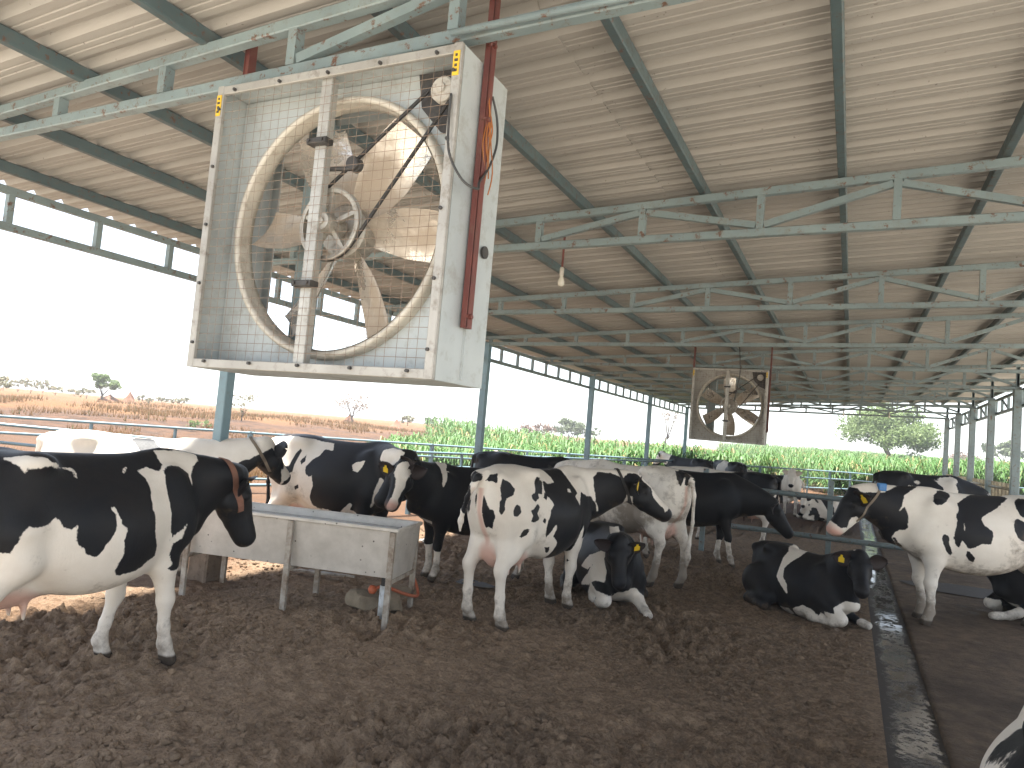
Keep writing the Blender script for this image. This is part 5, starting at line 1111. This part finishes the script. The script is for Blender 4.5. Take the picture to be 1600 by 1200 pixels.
def tree(name, label, x, y, h, rad, crown, leaf, nleaf, size, seed, group=None, trunk_r=None, split=.35, bare=0, flat=.6):
    g = np.random.default_rng(seed); z0 = float(terrain(np.array([x]), np.array([y]))[0]); t = thing(name, label, 'tree' if 'shrub' not in name and 'bush' not in name else 'bush', (x, y, z0), group=group)
    tr_ = trunk_r or h*.035; b = MB(); tips = []
    zc = h*split
    b.tube([(0, 0, -.1), (.02*h*g.normal(), 0, zc*.5), (.02*h*g.normal(), .02*h*g.normal(), zc)], [tr_*1.25, tr_, tr_*.85], 9)
    nb = crown
    for i in range(nb):
        an = 6.283*i/nb+g.uniform(-.4, .4); el = g.uniform(.25, 1.2); L = (h-zc)
        e = np.array((math.cos(an)*rad*math.cos(el)*g.uniform(.7, 1), math.sin(an)*rad*math.cos(el)*g.uniform(.7, 1), zc+L*flat*math.sin(el)*g.uniform(.75, 1.1)+(L*(1-flat)*.6 if flat < .7 else -.16*L))); m = e*.5+np.array((g.normal()*.06*rad, g.normal()*.06*rad, zc*.5+.05*L))
        b.tube([(0, 0, zc*.92), m, e], [tr_*.34, tr_*.2, tr_*.06], 6); tips.append((e, g.uniform(.22, .40)*rad)); tips.append((m*.4+e*.6+g.normal(size=3)*.12*rad, g.uniform(.18, .32)*rad))
        if bare:
            for q in range(bare):
                p0 = m+(e-m)*g.random(); p1 = p0+g.normal(size=3)*np.array((.28, .28, .16))*rad+np.array((0, 0, .10*rad)); b.tube([p0, (p0+p1)/2+g.normal(size=3)*.03*rad, p1], [tr_*.12, tr_*.08, tr_*.04], 4, cap=False)
                tips.append((p1, .14*rad))
    b.build('trunk', BARK, t, smooth=True)
    if nleaf:
        C = np.array([p for p, _ in tips]); Rr = np.array([r for _, r in tips]); wts = Rr**2; idx = g.choice(len(C), nleaf, p=wts/wts.sum())
        d = g.normal(size=(nleaf, 3)); d /= np.linalg.norm(d, axis=1)[:, None]; rr = g.random(nleaf)**.45
        P = C[idx]+d*(Rr[idx]*rr)[:, None]*(1, 1, .62); nn = g.normal(size=(nleaf, 3))+(0, 0, .5); nn /= np.linalg.norm(nn, axis=1)[:, None]
        u = np.cross(nn, g.normal(size=(nleaf, 3))); u /= np.linalg.norm(u, axis=1)[:, None]; v = np.cross(nn, u); sz = size*g.uniform(.6, 1.3, nleaf)[:, None]
        V = np.stack([P-u*sz, P-v*sz*.45, P+u*sz, P+v*sz*.45], 1); arr_object('crown', V.reshape(-1, 3), np.arange(nleaf*4).reshape(-1, 4), leaf, t)
    return t
LEAF_G = leafmat('fresh_leaf', (.13, .19, .075), (.21, .27, .115), tr=.45); LEAF_D = leafmat('dull_leaf', (.085, .115, .055), (.13, .16, .08), tr=.25); LEAF_P = leafmat('pale_scrub', (.17, .18, .11), (.25, .22, .14), (.3, .2, .12)); LEAF_B = leafmat('brown_twig_leaf', (.16, .11, .085), (.22, .15, .11))
def dirpx(px, zc):
    """bearing of the tree in the field: (right, forward) -> world"""
    r = (px-800)/1107.5*zc; return r*.8998-zc*.4363, r*.4363+zc*.8998
x, y = dirpx(1394, 66); tree('field_tree', 'spreading green tree alone in the maize, tallest tree of the skyline', x, y, 6.9, 4.2, 22, LEAF_G, 14000, .16, 3, trunk_r=.24, split=.44, flat=1.05)
x, y = dirpx(1575, 90); tree('field_tree', 'small hazy green tree far off between the last shed columns', x, y, 5.4, 2.3, 9, LEAF_D, 1500, .24, 5, split=.4)
x, y = dirpx(1049, 78); tree('bare_tree', 'leafless brown tree standing clear between two shed columns', x, y, 6.2, 2.1, 9, LEAF_B, 260, .12, 8, bare=7, split=.32, trunk_r=.13)
x, y = dirpx(556, 62); tree('bare_tree', 'wide leafless scrub tree on the crest of the dry bank', x, y, 3.2, 1.7, 9, LEAF_B, 420, .11, 13, bare=8, split=.2, trunk_r=.10)
x, y = dirpx(165, 58); tree('round_bush', 'bright green rounded bush beside the termite mound on the crest', x, y, 2.7, 1.15, 11, LEAF_G, 1900, .13, 21, split=.16)
x, y = dirpx(385, 40); tree('pale_shrub', 'thin pale green shrub on the bank just behind the steel column', x, y, 1.9, .95, 9, LEAF_P, 420, .07, 23, split=.1, trunk_r=.03)
x, y = dirpx(680, 80); tree('round_bush', 'small dark bush on the crest of the orange field', x, y, 1.5, 1.0, 8, LEAF_D, 700, .15, 29, split=.15)
x, y = dirpx(643, 82); tree('round_bush', 'low pale bush left of the small dark bush on the crest', x, y, 1.2, 1.1, 8, LEAF_P, 500, .15, 30, split=.1)
x, y = dirpx(848, 85); tree('round_bush', 'brownish low bush behind the maize between two columns', x, y, 2.6, 2.1, 9, LEAF_B, 900, .18, 31, split=.12)
x, y = dirpx(897, 95); tree('round_bush', 'grey-green domed bush far behind the maize beside a shed column', x, y, 3.6, 2.7, 10, LEAF_D, 1500, .22, 33, split=.12)
x, y = dirpx(935, 95); tree('round_bush', 'wispy tuft of dark scrub just past the domed bush', x, y, 2.8, 1.0, 7, LEAF_D, 300, .15, 34, split=.15)
x, y = dirpx(1510, 110); tree('round_bush', 'low brownish bush on the skyline past the far columns', x, y, 3.6, 3.2, 9, LEAF_B, 800, .25, 36, split=.1)
x, y = dirpx(0, 45); tree('pale_shrub', 'scrubby brown shrub at the picture edge on the dry bank', x, y, 1.5, 1.0, 8, LEAF_P, 500, .09, 37, split=.1, trunk_r=.03)
g = np.random.default_rng(77)
for k, px in enumerate((8, 35, 52, 70, 95, 118, 138, 232, 262, 290)):
    x, y = dirpx(px+g.uniform(-4, 4), 74+g.uniform(-6, 6)); tree('crest_scrub_bush', 'grey leafless scrub bush in the straggling line along the dry crest', x, y, (1.9 if px < 75 else 1.1)*g.uniform(.8, 1.1), .9, 6, LEAF_P, 160, .16, 90+k, group='scrub bushes along the crest', split=.1, trunk_r=.03)
# termite mounds on the crest
a = N('termite_earth'); a.base(a.mix(a.noise(5, 5), (.22, .105, .06), (.15, .075, .045))); a.rough(.95); a.bump(a.noise(9, 5, .7), .05, 1.); TERM = a.m
def mound(px, zc, h, w, seed, label):
    x, y = dirpx(px, zc); z0 = float(terrain(np.array([x]), np.array([y]))[0]); b = MB(); n, m = 22, 12; V = []
    for i in range(m+1):
        t = i/m
        for j in range(n):
            an = 6.283*j/n; k = 1+.5*(vnoise(np.array([math.cos(an)*1.5+seed]), np.array([math.sin(an)*1.5+t*3]), seed)[0]-.5)
            V.append((w*k*(1-t)**1.25*math.cos(an), w*k*(1-t)**1.25*math.sin(an), h*t*(1+.15*(k-1))-.1))
    b.add(V, [(i*n+j, i*n+(j+1) % n, (i+1)*n+(j+1) % n, (i+1)*n+j) for i in range(m) for j in range(n)])
    return tag(b.build('termite_mound', TERM, None, smooth=True, loc=(x, y, z0)), label, 'termite mound', 'termite mounds on the dry crest')
mound(208, 58, 1.05, .72, 1, 'tall pointed termite mound standing alone beside the bright green bush'); mound(178, 58.5, .8, 1.3, 7, 'low broad termite mound under the bright green bush')
mound(552, 63, .9, .8, 2, 'reddish termite mound at the foot of the wide bare scrub tree'); mound(626, 66, 1.0, .8, 4, 'small peaked termite mound alone on the orange crest')
for k, (px, zc) in enumerate(((310, 30), (328, 31))):
    x, y = dirpx(px, zc); tree('weed_bush', ['bright green weed on the slope in front of the column', 'smaller second green weed higher on the slope'][k], x, y, .5, .35, 6, LEAF_G, 120, .06, 60+k, split=.1, trunk_r=.01)

# ---------------------------------------------------------------- hot milky air
b = MB(); X0, X1, Y0_, Y1, Z0, Z1 = -905, 905, -75, 905, -1.6, 11.
b.add([(X0, Y0_, Z0), (X1, Y0_, Z0), (X1, Y1, Z0), (X0, Y1, Z0), (X0, Y0_, Z1), (X1, Y0_, Z1), (X1, Y1, Z1), (X0, Y1, Z1)], [(0, 3, 2, 1), (4, 5, 6, 7), (0, 1, 5, 4), (1, 2, 6, 5), (2, 3, 7, 6), (3, 0, 4, 7)])
hm = bpy.data.materials.new('haze'); hm.use_nodes = True; ht = hm.node_tree; ht.nodes.remove(ht.nodes['Principled BSDF'])
pv = ht.nodes.new('ShaderNodeVolumePrincipled'); pv.inputs['Color'].default_value = (.90, .93, .97, 1); pv.inputs['Density'].default_value = HAZE; pv.inputs['Anisotropy'].default_value = .3
ht.links.new(pv.outputs[0], ht.nodes['Material Output'].inputs['Volume'])
tag(b.build('haze', hm), kind='stuff')
